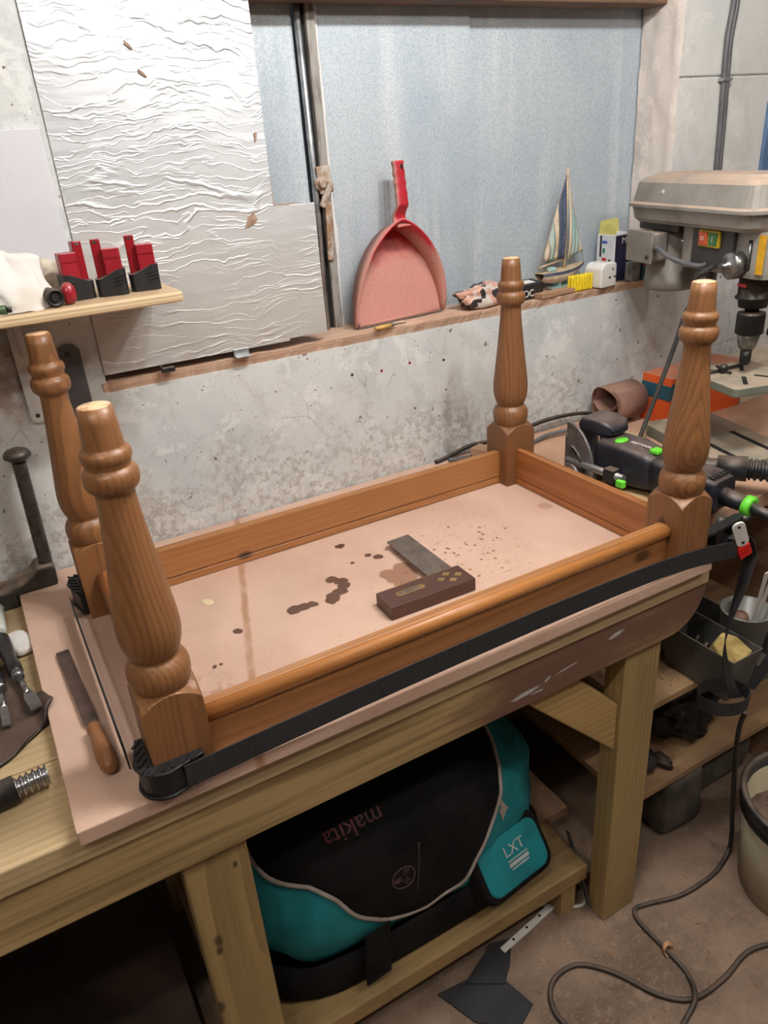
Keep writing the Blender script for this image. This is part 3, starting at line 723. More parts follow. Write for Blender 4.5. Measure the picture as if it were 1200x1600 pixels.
b = B().lathe([(0.012,0),(0.012,0.008),(0.010,0.010)], YD @ Vector((1.205,0.733,0.366)), n=14); build(b, 'cabin', 'teal_paint', dkk)
b = B().tube([YD @ Vector((1.250,0.733,0.34)), YD @ Vector((1.252,0.733,0.592))], [0.004,0.0028], 8); build(b, 'mast', 'pale_wood', yt)
b = B().tube([YD @ Vector((1.250,0.733,0.389)), YD @ Vector((1.160,0.733,0.380))], 0.0025, 6); build(b, 'boom', 'pale_wood', yt)
def sail(xa, za0, za1, xb, zb0, zb1, mat, bow, nm):
    # vertical strip of sail between two x stations
    f = lambda u, v: YD @ Vector((xa+(xb-xa)*u, 0.731-bow*math.sin(PI*(0.3+0.5*u))*math.sin(PI*min(1,v+0.1)), (za0+(zb0-za0)*u)*(1-v)+(za1+(zb1-za1)*u)*v))
    bb = B().grid(f, 5, 12); o = build(bb, nm, mat, yt)
    md = o.modifiers.new('solid', 'SOLIDIFY'); md.thickness = 0.0008
top_at = lambda x: 0.395+0.18*max(0,(x-1.172))/0.074
xs = [1.174,1.192,1.208,1.222,1.234,1.246]; mats = ['cream_paint','teal_paint','cream_paint','navy_paint','navy_paint']
for i in range(5): sail(xs[i], 0.392, max(0.394, top_at(xs[i])), xs[i+1], 0.392, top_at(xs[i+1]), mats[i] if i != 2 else 'cream_paint', 0.008, 'sail_strip')
tj = lambda x: 0.553-0.155*max(0,(x-1.257))/0.052
xs = [1.257,1.268,1.280,1.294,1.309]; mats = ['cream_paint','teal_paint','teal_paint','cream_paint']
for i in range(4): sail(xs[i], 0.386+0.004*i, tj(xs[i]), xs[i+1], 0.390+0.004*i, tj(xs[i+1])+0.0005, mats[i], 0.007, 'sail_strip')
for p, q_ in (((1.252,0.733,0.585),(1.318,0.733,0.374)),((1.252,0.733,0.585),(1.164,0.733,0.382)),((1.252,0.733,0.50),(1.164,0.74,0.370))):
    b = B().tube([YD @ Vector(p), YD @ Vector(q_)], 0.0006, 5); build(b, 'rigging_line', 'pale_wood', yt)
b = B(); b.obox(YD @ Vector((1.243,0.733,0.3265)), (0.07,0.03,0.006), (0,0,0.12)); b.obox(YD @ Vector((1.225,0.733,0.337)), (0.006,0.022,0.022), (0,0,0.12)); b.obox(YD @ Vector((1.262,0.733,0.337)), (0.006,0.022,0.022), (0,0,0.12))
build(b, 'stand', 'teal_paint', yt)
# ---- yellow wall plugs, adaptor, lamp box, stone
plain('yellow_plastic', srgb(232,204,40), srgb(206,176,26), 40, rough=0.45)
yp = thing('wall_plug_strip', 'block of yellow ribbed plastic wall plugs on the sill edge', 'wall plugs', (1.243,0.665,0.3235))
for i in range(8):
    for j in range(2):
        x = 1.213+0.0085*i
        b = B().lathe([(0.0040,0),(0.0043,0.004),(0.0036,0.007),(0.0043,0.010),(0.0036,0.013),(0.0043,0.017),(0.0040,0.034),(0.0030,0.036)], (x, 0.664+0.0092*j, 0.3240), (0,0,1), 8); build(b, 'plug', 'yellow_plastic', yp)
ad = thing('plug_adaptor', 'white three-way mains plug adaptor beside the yellow wall plugs', 'adaptor', (1.288,0.675,0.3235))
AM = Matrix.Translation((1.310,0.672,0.3235)) @ Matrix.Rotation(0.10, 4, 'Z')
pts = [(-0.027,0),(0.027,0),(0.027,0.056),(0.004,0.056),(0.0,0.050),(-0.006,0.046),(-0.016,0.045),(-0.024,0.042),(-0.027,0.036)]
pts = [(-0.027,0),(0.027,0),(0.027,0.050),(0.022,0.055),(-0.010,0.056),(-0.020,0.053),(-0.027,0.044)]
b = B().prism(pts, -0.026, 0.026, 'y'); b.v = [AM @ p for p in b.v]; ab = build(b, 'body', 'white_plastic', ad, bevel=0.003, seg=3)
for (px, pz, w, h_) in ((0.012,0.040,0.0022,0.007),(0.002,0.022,0.006,0.003),(0.020,0.022,0.006,0.003)):
    b = B(); b.box(px-w/2,px+w/2,-0.0275,-0.0258,pz-h_/2,pz+h_/2); b.v = [AM @ p for p in b.v]; build(b, 'socket_slot', 'black_gap', ab)
lb_ = thing('lamp_box', 'white and navy light bulb carton with open yellow flap', 'carton', (1.405,0.715,0.3235))
plain('carton_white', srgb(226,226,230), srgb(206,208,214), 18, rough=0.5); plain('carton_navy', srgb(38,36,62), srgb(30,28,50), 18, rough=0.4); plain('carton_inner', srgb(214,206,120), srgb(196,188,110), 18, rough=0.7)
b = B().box(1.368,1.440,0.688,0.748,0.3235,0.432); cb = build(b, 'carton_body', 'carton_white', lb_, bevel=0.0008)
b = B().box(1.3695,1.4395,0.6868,0.6882,0.325,0.4305); build(b, 'navy_face', 'carton_navy', cb)
text('MAX', 0.021, frame((1.388,0.6862,0.418), (1,0,0), (0,-1,0)), 'print', 'white_plastic', cb, align='LEFT')
b = B().prism([(0.690,0.432),(0.746,0.432),(0.744,0.462),(0.694,0.455)], 1.372, 1.3732, 'x'); build(b, 'flap', 'carton_inner', lb_)
b = B().prism([(1.370,0.432),(1.438,0.432),(1.432,0.465),(1.376,0.462)], 0.7455, 0.7465, 'y'); build(b, 'flap', 'carton_inner', lb_)
plain('print_red', srgb(200,50,60)); plain('print_blue', srgb(50,90,170)); plain('print_green', srgb(40,140,110)); plain('print_dark', srgb(50,50,60))
for (y, z, w, h_, m_) in ((0.735,0.405,0.006,0.05,'print_dark'),(0.722,0.415,0.016,0.006,'print_blue'),(0.724,0.395,0.007,0.012,'print_green'),(0.722,0.372,0.014,0.012,'print_red'),(0.704,0.372,0.006,0.007,'print_dark'),(0.707,0.35,0.01,0.012,'print_dark')):
    b = B().box(1.3672,1.3682,y-w/2,y+w/2,z-h_/2,z+h_/2); build(b, 'print_patch', m_, cb)
plain('grey_stone', srgb(140,140,138), srgb(100,102,104), 60, rough=0.8, bump=0.4)
b = B().obox((1.408,0.664,0.3465), (0.030,0.024,0.045), (0.0,0,0.1)); tag(build(b, 'abrasive_block', 'grey_stone', bevel=0.003, seg=3), 'grey rectangular abrasive block in front of the carton', 'block')
plain('box_teal', srgb(40,90,110)); 
b = B().obox((1.452,0.668,0.347), (0.045,0.03,0.046), (0,0,0.05)); sb_ = tag(build(b, 'small_box', 'box_teal', bevel=0.001), 'small teal and red box on the sill behind the drill press motor', 'box')
b = B().obox((1.452,0.6524,0.362), (0.045,0.001,0.012), (0,0,0.05)); build(b, 'red_band', 'print_red', sb_)
# ---- cable on the block wall
plain('grey_cable', srgb(96,96,98), srgb(80,80,84), 30, rough=0.5)
wc = thing('wall_cable', 'twin grey cable running down the block wall above the drill press', 'cable', (1.645,0.65,0.40))
for dx in (0, 0.011):
    b = B().tube(spline([(1.646+dx,0.648,0.984),(1.648+dx,0.648,0.90),(1.640+dx,0.648,0.83),(1.643+dx,0.648,0.75),(1.650+dx,0.648,0.62),(1.656+dx,0.648,0.40)],5), 0.0062, 8); build(b, 'cable', 'grey_cable', wc)
b = B().box(1.632,1.664,0.640,0.656,0.745,0.752); build(b, 'clip', 'galv', wc, bevel=0.001)
plain('blue_board', srgb(96,124,160), rough=0.6)
b = B().box(1.82,2.2,0.645,0.655,0.52,0.70); tag(build(b, 'blue_panel', 'blue_board', bevel=0.001), 'blue panel on the block wall at the right picture edge', 'panel')
# ------------------------------------------------------------------ wall shelf with its load
t = NT('plywood'); v = t.coord(src='World'); z_ = t.new('SeparateXYZ'); t.link(v, z_.inputs[0])
lay = t.math('FRACT', t.math('MULTIPLY', z_.outputs[2], 190.0))
col = t.mix(t.ramp(lay, 0.62, 0.78, 0, 0.55), srgb(222,196,158), srgb(160,128,94))
col = t.mix(t.ramp(t.noise(t.coord((2,40,40), src='World'), 2, 3), 0.5, 0.75, 0, 0.3), col, srgb(180,150,116)); t.done(col, 0.6)
ws = thing('wall_shelf', 'plywood wall shelf carrying battery packs, left of the foil board', 'shelf', (0.0,0.57,0.468))
b = B().box(-0.7,0.252,0.475,0.654,0.468,0.484); build(b, 'shelf_board', 'plywood', ws, bevel=0.004, seg=3)
plain('white_steel', srgb(216,214,210), srgb(196,192,188), 20, rough=0.4, metal=0.2)
b = B().prism([(0.026,0.467),(0.004,0.467)]+[(0.015+0.011*math.cos(a), 0.290+0.011*math.sin(a)) for a in [PI+PI*k/10 for k in range(11)]], 0.651, 0.6545, 'y'); br = build(b, 'bracket', 'white_steel', ws)
b = B().box(0.004,0.026,0.50,0.651,0.4645,0.4675); b.box(0.013,0.017,0.60,0.651,0.40,0.4645); build(b, 'bracket_arm', 'white_steel', ws)
for zz in (0.445,0.292):
    b = B().lathe([(0.004,0),(0.003,0.002)], (0.015,0.6508,zz), (0,-1,0), 10); build(b, 'screw', 'dark_steel', br)
plain('grey_paint', srgb(92,92,94), srgb(80,80,82), 14, rough=0.5, metal=0.3)
b = B().prism([(0.070,0.20),(0.106,0.20),(0.106,0.388),(0.098,0.398),(0.082,0.400),(0.073,0.394)], 0.6545, 0.6585, 'y'); st = tag(build(b, 'steel_strip', 'grey_paint', bevel=0.0008), 'dark grey steel strip screwed to the wall under the shelf', 'strip')
b = B().lathe([(0.005,0),(0.003,0.002)], (0.086,0.6545,0.382), (0,-1,0), 10); build(b, 'screw', 'dark_steel', st)
plain('white_panel_paint', srgb(212,212,218), srgb(204,204,210), 6, rough=0.5)
b = B().box(-0.7,0.126,0.648,0.659,0.486,0.722); tag(build(b, 'white_board', 'white_panel_paint', bevel=0.001), 'smooth white board on the wall behind the shelf', 'board')
plain('red_plastic', srgb(148,30,42), srgb(122,22,34), 20, rough=0.3, dust=0.2)
t = NT('red_clear'); t.done(srgb(160,30,40), 0.22); t.b.inputs['Transmission Weight'].default_value = 0.25
def battery(x, y, rz, label, tall_left):
    r = thing('battery_pack', label, 'battery', (x,y,0.4842), 'red and black battery packs on the shelf')
    Mx = Matrix.Translation((x,y,0.4842)) @ Matrix.Rotation(rz, 4, 'Z')
    k = -1 if tall_left else 1
    # black shoe: rounded plan, front wall cut away on a slant
    pl = rrect(0.046, 0.040, 0.010, 4); nb = len(pl)
    top = [(p[0], p[1], 0.026+0.012*(1 if -k*p[0] > 0.006 else 0.35 if -k*p[0] > -0.008 else 0.0)) for p in pl]
    b = B(); b.add([(p[0]*0.97,p[1]*0.97,0) for p in pl]+top, [(i,(i+1) % nb, nb+(i+1) % nb, nb+i) for i in range(nb)]); b.add([(p[0]*0.97,p[1]*0.97,0) for p in pl], [tuple(range(nb))[::-1]])
    b.add([(p[0]*0.86,p[1]*0.86,p[2]-0.0005) for p in top]+top, [(i, nb+i, nb+(i+1) % nb, (i+1) % nb) for i in range(nb)])
    b.add([(p[0]*0.86,p[1]*0.86,p[2]-0.0005) for p in top], [tuple(range(nb))])
    b.v = [Mx @ p for p in b.v]; sh = build(b, 'black_shoe', 'black_plastic', r)
    for q_ in range(3):
        b = B().obox((-k*0.012,-0.0203,0.018+0.005*q_), (0.016,0.0015,0.002), (0,0.25*k,0)); b.v = [Mx @ p for p in b.v]; build(b, 'grip_rib', 'black_plastic', sh)
    b = B().prism(rrect(0.026, 0.024, 0.003, 3, -k*0.007, -0.004), 0.012, 0.068, 'z'); b.v = [Mx @ p for p in b.v]; c1 = build(b, 'cell_case', 'red_plastic', r, bevel=0.001)
    b = B().obox((-k*0.007,-0.0165,0.055), (0.022,0.0012,0.0015)); b.v = [Mx @ p for p in b.v]; build(b, 'seam', 'red_clear', c1)
    b = B().prism(rrect(0.014, 0.020, 0.002, 3, k*0.012, 0.004), 0.004, 0.082, 'z'); b.v = [Mx @ p for p in b.v]; c2 = build(b, 'contact_tower', 'red_clear', r, bevel=0.001)
    b = B().obox((k*0.012,-0.0062,0.078), (0.006,0.001,0.003)); b.v = [Mx @ p for p in b.v]; build(b, 'contact', 'steel', c2)
    return r
battery(0.112,0.545,0.12,'red and black battery pack nearest the white cloth on the shelf', False)
battery(0.163,0.540,-0.20,'red and black battery pack in the middle of the three on the shelf', True)
battery(0.214,0.545,-0.15,'red and black battery pack nearest the shelf end', True)
t = NT('white_cloth'); v = t.coord(); t.bump(t.noise(v, 30, 4), 0.5, 0.004); t.done(t.mix(t.ramp(t.noise(v, 8, 3), 0.45, 0.75), srgb(222,218,212), srgb(200,190,176)), 0.85, 0, 0.1)
def clothf(u, v):
    a = 2*PI*u; ph = v
    r = 0.046*(1-0.25*ph)+0.012*math.sin(3*a+2)*ph+0.006*math.sin(7*a+1)*ph
    if v > 0.85: r *= max(0.0, math.cos((v-0.85)/0.15*PI/2))**0.6
    z = 0.4845+0.088*v-0.012*max(0,math.cos(a))*v
    c = Vector((0.022-0.01*v, 0.535+0.02*v, z))
    p = c+Vector((r*1.15*math.cos(a), r*math.sin(a)*(1.0 if math.sin(a) > 0 else 1.15-0.35*v), 0))
    return p + Vector((1,1,0.4))*0.006*noise.noise((p.x*45, p.y*45, p.z*45))
b = B().grid(clothf, 56, 40, True); tag(build(b, 'white_cloth', 'white_cloth'), 'bunched white cloth at the left end of the shelf', 'cloth')
tc = thing('torch', 'dark round torch lying on the shelf beside the white cloth', 'torch', (0.072,0.51,0.4845))
b = B().tube([(0.064,0.556,0.4975),(0.072,0.494,0.4975)], [0.011,0.0125], 16); build(b, 'barrel', 'dark_steel', tc)
b = B().lathe([(0.0125,0),(0.0125,0.006),(0.0095,0.007),(0.0095,0.002),(0.006,0.002),(0.006,0.005)], (0.072,0.4945,0.4975), (0.13,-1,0), 18); build(b, 'head', 'black_plastic', tc)
b = B().lathe([(0.001,0),(0.006,0.001),(0.010,0.006),(0.0115,0.015),(0.010,0.024),(0.005,0.030),(0.001,0.031)], (0.0925,0.502,0.4845), n=18); rb_ = tag(build(b, 'rubber_bulb', 'red_plastic'), 'small dark red rubber bulb between torch and battery', 'bulb')
b = lump((0.088,0.600,0.512), (0.026,0.024,0.030), 0, 9, 2.2, 0.4, floor=0.4845); plain('off_white_bag', srgb(206,194,176), srgb(170,150,128), 30, rough=0.8); tag(build(b, 'crumpled_paper', 'off_white_bag'), 'crumpled off-white paper behind the torch on the shelf', 'paper')
gt = thing('green_tube', 'small green tube at the left edge of the shelf', 'tube', (-0.01,0.487,0.4845)); plain('green_dark', srgb(60,84,48), rough=0.5)
b = B().tube([(-0.03,0.500,0.4915),(0.006,0.488,0.4915)], 0.0065, 12); build(b, 'body', 'green_dark', gt)
b = B().tube([(0.006,0.488,0.4915),(0.012,0.486,0.4915)], 0.004, 10); build(b, 'cap', 'black_plastic', gt)
# ------------------------------------------------------------------ right-hand shelving bench
plain('worktop_mdf', srgb(196,156,130), srgb(176,138,112), 5, rough=0.8, bump=0.2, bscale=120)
wood('shelf_ply', srgb(176,142,104), srgb(130,100,72), 'X', (0,0.5,-0.9), 0.02, 0.75, 0.35, stain=srgb(140,110,92), sscale=6)
sb = thing('shelf_bench', 'low shelving bench carrying the drill press, right of the workbench', 'bench', (1.6,0.38,FZ))
b = B().box(0.958,2.3,0.105,0.655,-0.030,0.0); build(b, 'bench_top', 'worktop_mdf', sb, bevel=0.002)
b = B().box(0.93,2.3,0.112,0.655,-0.428,-0.41); build(b, 'shelf', 'shelf_ply', sb, bevel=0.0015)
b = B().box(0.93,2.3,0.108,0.655,-0.676,-0.658); build(b, 'shelf', 'shelf_ply', sb, bevel=0.0015)
b = B().box(0.935,2.3,0.636,0.655,-0.86,-0.03); build(b, 'back_board', 'shelf_board', sb)
b = B().box(1.46,1.48,0.13,0.635,-0.41,-0.03); build(b, 'divider', 'shelf_board', sb)
b = B().box(2.26,2.3,0.13,0.635,-0.86,-0.03); build(b, 'end_panel', 'shelf_board', sb)
b = B().box(1.46,1.48,0.13,0.635,-0.86,-0.676); build(b, 'divider', 'shelf_board', sb)
plain('dark_concrete', srgb(96,88,80), srgb(66,60,56), 14, rough=0.9, bump=0.6, bscale=60, bdist=0.003, dust=0.3)
b = lump((1.115,0.19,-0.768), (0.062,0.085,0.0925), 0, 2, 7, 0.05, 40, 24); tag(build(b, 'concrete_block', 'dark_concrete'), 'rounded dark concrete block propping the low shelf beside the bench leg', 'block')
b = lump((1.32,0.225,-0.768), (0.11,0.07,0.0925), 0.0, 5, 7, 0.05, 40, 24); tag(build(b, 'concrete_block', 'dark_concrete'), 'dark concrete block under the low shelf behind the hanging black cable', 'block')
# ------------------------------------------------------------------ drill press
DG = srgb(150,146,138); plain('black_lead', srgb(60,58,56), srgb(44,42,40), 20, rough=0.5)
plain('drill_grey', DG, srgb(124,118,110), 10, rough=0.5, metal=0.1, dust=0.85, dustc=srgb(186,160,140))
plain('drill_dark', srgb(70,68,66), srgb(54,52,50), 12, rough=0.5, metal=0.2, dust=0.6)
plain('drill_green', srgb(120,126,112), srgb(104,108,96), 12, rough=0.55, metal=0.1, dust=0.9, dustc=srgb(178,158,138))
plain('chuck_black', srgb(42,42,42), srgb(30,30,30), 20, rough=0.38, metal=0.5, dust=0.3)
plain('switch_yellow', srgb(206,172,40), rough=0.5); plain('btn_red', srgb(206,90,58), rough=0.4); plain('btn_green', srgb(64,116,66), rough=0.4); plain('label_yellow', srgb(226,170,30), rough=0.5)
O2 = Vector((1.37,0.42,0)); F2 = Vector((-0.25,-0.968,0)).normalized(); S2 = Vector((-0.968,0.25,0)).normalized()
def Q(f, s_, z): return O2+F2*f+S2*s_+Vector((0,0,z))
QM = Matrix.Translation(O2) @ Matrix((F2, S2, Vector((0,0,1)))).transposed().to_4x4()
def qb(f0, f1, s0, s1, z0, z1): 
    b = B().box(f0,f1,s0,s1,z0,z1); b.v = [QM @ p for p in b.v]; return b
dpz = thing('drill_press', 'dusty grey bench drill press at the right end of the bench', 'drill press', (*O2.xy, 0.0))
b = B().prism(rrect(0.30,0.18,0.02,4,0.10,0.0), 0.0005, 0.028, 'z'); b.v = [QM @ p for p in b.v]; bs = build(b, 'base', 'drill_green', dpz, bevel=0.003)
for s_ in (-0.045, 0.045):
    b = qb(0.09,0.22,s_-0.006,s_+0.006,0.0275,0.0288); build(b, 'slot', 'black_gap', bs)
b = B().tube([Q(0,0,0.028),Q(0,0,0.50)], 0.023, 20); build(b, 'column', 'steel', dpz)
b = B().lathe([(0.045,0.028),(0.045,0.034),(0.032,0.040),(0.030,0.075),(0.024,0.078)], Q(0,0,0), n=24); build(b, 'column_foot', 'drill_green', dpz)
b = B().prism(rrect(0.17,0.165,0.008,3,0.155,0.0), 0.166, 0.184, 'z'); b.v = [QM @ p for p in b.v]; tb = build(b, 'table', 'drill_green', dpz, bevel=0.002)
for a in (0.6, -0.6):
    for k in (-1,1):
        b = B().obox((0.155+0.05*k*math.cos(a), 0.05*k*math.sin(a), 0.1841), (0.055,0.009,0.001), (0,0,a)); b.v = [QM @ p for p in b.v]; build(b, 'slot', 'black_gap', tb)
b = B().lathe([(0.036,0.135),(0.036,0.170)], Q(0,0,0), n=24); b.merge(qb(0.0,0.09,-0.02,0.02,0.140,0.166)); build(b, 'table_arm', 'drill_green', dpz)
b = B().tube([Q(0.03,0.0,0.150),Q(0.03,-0.07,0.155),Q(0.035,-0.10,0.160)], 0.004, 8); b.lathe([(0.001,0),(0.011,0.004),(0.012,0.014),(0.008,0.02)], Q(0.035,-0.10,0.156), (0,0,1), 12); build(b, 'clamp_lever', 'black_plastic', dpz)
ckk = thing('chuck_key', 'black chuck key lying on the drill press table', 'chuck key', tuple(Q(0.12,0.02,0.1845)))
b = B().tube([Q(0.135,0.085,0.190),Q(0.112,-0.035,0.190)], 0.0035, 8); build(b, 'shaft', 'chuck_black', ckk)
b = B().lathe([(0.004,0),(0.009,0.002),(0.010,0.008),(0.009,0.014),(0.004,0.016)], Q(0.133,0.040,0.1945), -S2, 12); build(b, 'toothed_head', 'chuck_black', ckk)
b = B().tube([Q(0.115,0.035,0.196),Q(0.150,0.025,0.188)], 0.003, 8); build(b, 'cross_bar', 'chuck_black', ckk)
# belt cover: tray below, lipped lid above
def loftrect(levels):
    b = B(); rings = []
    for (L0, L1, hw, z, r) in levels:
        rings.append([QM @ Vector((p[0],p[1],z)) for p in rrect(L1-L0, hw*2, r, 5, (L0+L1)/2, 0)])
    n = len(rings[0])
    for i in range(len(rings)-1): b.add(rings[i]+rings[i+1], [(k,(k+1) % n, n+(k+1) % n, n+k) for k in range(n)])
    b.add(rings[0], [tuple(range(n))[::-1]]); b.add(rings[-1], [tuple(range(n))]); return b
b = loftrect([(-0.185,0.205,0.070,0.470,0.03),(-0.192,0.212,0.077,0.478,0.03),(-0.200,0.220,0.082,0.505,0.035)]); build(b, 'belt_tray', 'drill_grey', dpz)
b = loftrect([(-0.207,0.227,0.089,0.503,0.04),(-0.207,0.227,0.089,0.509,0.04),(-0.199,0.219,0.081,0.513,0.035),(-0.190,0.210,0.072,0.552,0.03),(-0.182,0.202,0.064,0.560,0.03),(-0.170,0.190,0.054,0.562,0.03),(-0.160,0.180,0.046,0.568,0.03)])
lid = build(b, 'belt_lid', 'drill_grey', dpz)
b = B().lathe([(0.006,0),(0.006,0.002),(0.003,0.005)], Q(-0.07,0.0755,0.534), S2, 12); build(b, 'lid_screw', 'rusty', lid)
# head casting
hb = loftrect([(-0.045,0.225,0.046,0.385,0.03),(-0.045,0.225,0.048,0.395,0.03),(-0.045,0.225,0.048,0.470,0.03)]); head = build(hb, 'head', 'drill_grey', dpz)
b = loftrect([(0.02,0.135,0.060,0.405,0.006),(0.02,0.135,0.060,0.468,0.006)]); 
b = qb(0.018,0.146,0.0478,0.056,0.398,0.469); sp = build(b, 'switch_plate', 'drill_dark', head, bevel=0.002)
b = qb(0.045,0.110,0.056,0.062,0.434,0.467); sw = build(b, 'switch_frame', 'switch_yellow', head, bevel=0.002)
b = qb(0.050,0.076,0.062,0.0655,0.438,0.463); build(b, 'stop_button', 'btn_red', sw, bevel=0.0015)
b = qb(0.079,0.105,0.062,0.0640,0.438,0.463); build(b, 'start_button', 'btn_green', sw, bevel=0.0015)
text('O', 0.012, frame(Q(0.063,0.0662,0.4505), F2, S2), 'symbol', 'white_plastic', sw)
text('I', 0.014, frame(Q(0.092,0.0647,0.4505), F2, S2), 'symbol', 'white_plastic', sw)
b = qb(0.180,0.190,0.0475,0.0488,0.400,0.455); build(b, 'depth_slot', 'black_gap', head)
b = B().tube([Q(0.185,0.049,0.402),Q(0.185,0.049,0.450)], 0.003, 8); build(b, 'depth_rod', 'steel', head)
b = qb(0.2245,0.2262,-0.03,0.03,0.395,0.468); b = B().merge(b); build(b, 'label_plate', 'label_yellow', head)
b = qb(0.206,0.2235,0.0470,0.0490,0.396,0.466); build(b, 'label_plate', 'label_yellow', head)
b = B().lathe([(0.026,0),(0.026,0.022),(0.022,0.026),(0.010,0.027),(0.010,0.032),(0.006,0.034),(0.006,0.042)], Q(0.158,0.046,0.408), S2, 24); hub = build(b, 'feed_hub', 'steel', dpz)
for k in range(3):
    a = 0.5+2*PI*k/3; d_ = F2*math.cos(a)+Vector((0,0,1))*math.sin(a)
    if k == 0: continue
    b = B().tube([Q(0.158,-0.056,0.408)+d_*0.01, Q(0.158,-0.062,0.408)+d_*0.13], 0.005, 8); b.lathe([(0.002,0),(0.014,0.008),(0.015,0.018),(0.008,0.028)], Q(0.158,-0.062,0.408)+d_*0.13, d_, 14); build(b, 'feed_lever', 'black_plastic', dpz)
b = B().lathe([(0.031,0.388),(0.031,0.345),(0.035,0.343),(0.035,0.339),(0.029,0.337),(0.027,0.322),(0.014,0.320),(0.013,0.312)], Q(0.155,0,0), n=28); build(b, 'quill', 'chuck_black', dpz)
b = B().lathe([(0.013,0.314),(0.026,0.311),(0.027,0.306),(0.027,0.270),(0.021,0.266)], Q(0.155,0,0), n=28); ck = build(b, 'chuck', 'chuck_black', dpz)
b = B().lathe([(0.0215,0.268),(0.0215,0.262),(0.0165,0.240),(0.012,0.236)], Q(0.155,0,0), n=28); build(b, 'chuck_nose', 'steel', ck)
b = B().lathe([(0.011,0.238),(0.011,0.212),(0.010,0.210),(0.009,0.205),(0.002,0.203)], Q(0.155,0,0), n=14); build(b, 'hole_cutter', 'chuck_black', ck)
b = qb(0.145,0.168,0.0305,0.034,0.364,0.370); build(b, 'collar_tag', 'print_red', dpz)
# motor, hanging from its plate at the back
b = B().lathe([(0.054,0.322),(0.058,0.326),(0.059,0.345),(0.057,0.347),(0.057,0.405),(0.054,0.407),(0.054,0.440),(0.045,0.452),(0.02,0.456)], Q(-0.125,0.0,0), n=32); mt = build(b, 'motor', 'drill_grey', dpz)
b = qb(-0.19,-0.04,-0.05,0.05,0.452,0.4695); build(b, 'motor_plate', 'drill_dark', mt, bevel=0.002)
b = qb(-0.165,-0.072,0.050,0.092,0.392,0.452); jb = build(b, 'junction_box', 'drill_grey', mt, bevel=0.006, seg=3)
b = qb(-0.169,-0.068,0.090,0.094,0.388,0.456); build(b, 'box_cover', 'drill_grey', jb, bevel=0.003)
b = B().lathe([(0.005,0),(0.004,0.003)], Q(-0.082,0.094,0.402), S2, 10); build(b, 'cover_screw', 'dark_steel', jb)
b = B().tube([Q(-0.03,0.02,0.435),Q(-0.03,0.05,0.435)], 0.006, 10); b.tube([Q(-0.03,0.03,0.385),Q(-0.03,0.03,0.455)], 0.008, 10); b.lathe([(0.014,0),(0.014,0.004)], Q(-0.03,0.03,0.395), (0,0,1), 14); build(b, 'tension_bolt', 'steel', dpz)
b = B().tube(spline([Q(-0.07,0.085,0.422),Q(-0.045,0.092,0.424),Q(-0.01,0.088,0.410),Q(0.03,0.072,0.398),Q(0.06,0.060,0.396),Q(0.072,0.054,0.402)],6), 0.0055, 10); build(b, 'motor_lead', 'grey_cable', dpz)
b = B().tube(spline([Q(0.095,0.054,0.400),Q(0.085,0.062,0.390),Q(0.06,0.066,0.372),(1.318,0.39,0.335),(1.303,0.405,0.30),(1.286,0.41,0.238),(1.272,0.415,0.187),(1.232,0.42,0.080),(1.205,0.418,0.022),(1.190,0.40,0.0056),(1.18,0.36,0.0056)],6), 0.0052, 10); build(b, 'power_lead', 'black_lead', dpz)
# ---- boxes and roll behind the press
plain('orange_card', srgb(222,92,36), srgb(206,82,30), 10, rough=0.5, dust=0.7); plain('teal_card', srgb(36,84,100), srgb(30,70,86), 10, rough=0.5); plain('cream_card', srgb(206,190,168), srgb(186,168,146), 8, rough=0.7, dust=0.3)
ob = thing('orange_box', 'orange and teal cardboard tool box behind the drill press', 'box', (1.50,0.53,0.0005))
b = B().box(1.375,1.632,0.484,0.575,0.0005,0.118); o1 = build(b, 'carton_body', 'orange_card', ob, bevel=0.001)
b = B().box(1.374,1.633,0.4828,0.4842,0.068,0.104); build(b, 'teal_band', 'teal_card', o1)
b = B().box(1.3738,1.3752,0.484,0.575,0.062,0.098); build(b, 'teal_band', 'teal_card', o1)
for k, m_ in enumerate(('black_card','white_plastic','black_card','white_plastic','white_plastic','black_card','white_plastic')):
    b = B().box(1.545+0.011*k,1.5535+0.011*k,0.4832,0.4840,0.050,0.059+0.002*(k % 2)); build(b, 'icon', m_, o1)
b = B().obox((1.74,0.53,0.052), (0.20,0.09,0.103), (0,0,0.0)); tag(build(b, 'cream_carton', 'cream_card', bevel=0.0015), 'plain cream carton to the right of the orange box', 'carton')
plain('sandpaper', srgb(136,100,88), srgb(116,84,74), 12, rough=0.9, bump=0.3, bscale=300, dust=0.3)
pts = []
for k in range(90):
    a = 2*PI*k/90*2.6; r = 0.052-0.0065*(k/90*2.6)
    squash = 0.0
    y = 0.590+r*1.0*math.cos(a+2.2); z = 0.0535+r*0.98*math.sin(a+2.2)
    if k > 55: y += 0.006*math.sin(k*0.5); z += 0.02*(k-55)/35
    pts.append((y, z))
b = B(); n = len(pts)
b.add([(1.262+0.006*math.sin(k*0.35),p[0],p[1]) for k, p in enumerate(pts)]+[(1.362,p[0],p[1]) for p in pts], [(k,k+1,n+k+1,n+k) for k in range(n-1)], True)
o = tag(build(b, 'sandpaper_roll', 'sandpaper'), 'loose brown sandpaper roll lying in front of the orange box', 'sandpaper'); md = o.modifiers.new('s', 'SOLIDIFY'); md.thickness = 0.0012
b = B().obox((1.215,0.485,0.010), (0.05,0.11,0.018), (0,0,0.35)); wood('offcut_wood', srgb(200,176,140), srgb(150,124,92), 'Y', (0,0.1,0.05), 0.01, 0.7, 0.4); tag(build(b, 'wood_offcut', 'offcut_wood', bevel=0.002), 'rounded pale wood offcut beside the drill press base', 'offcut')
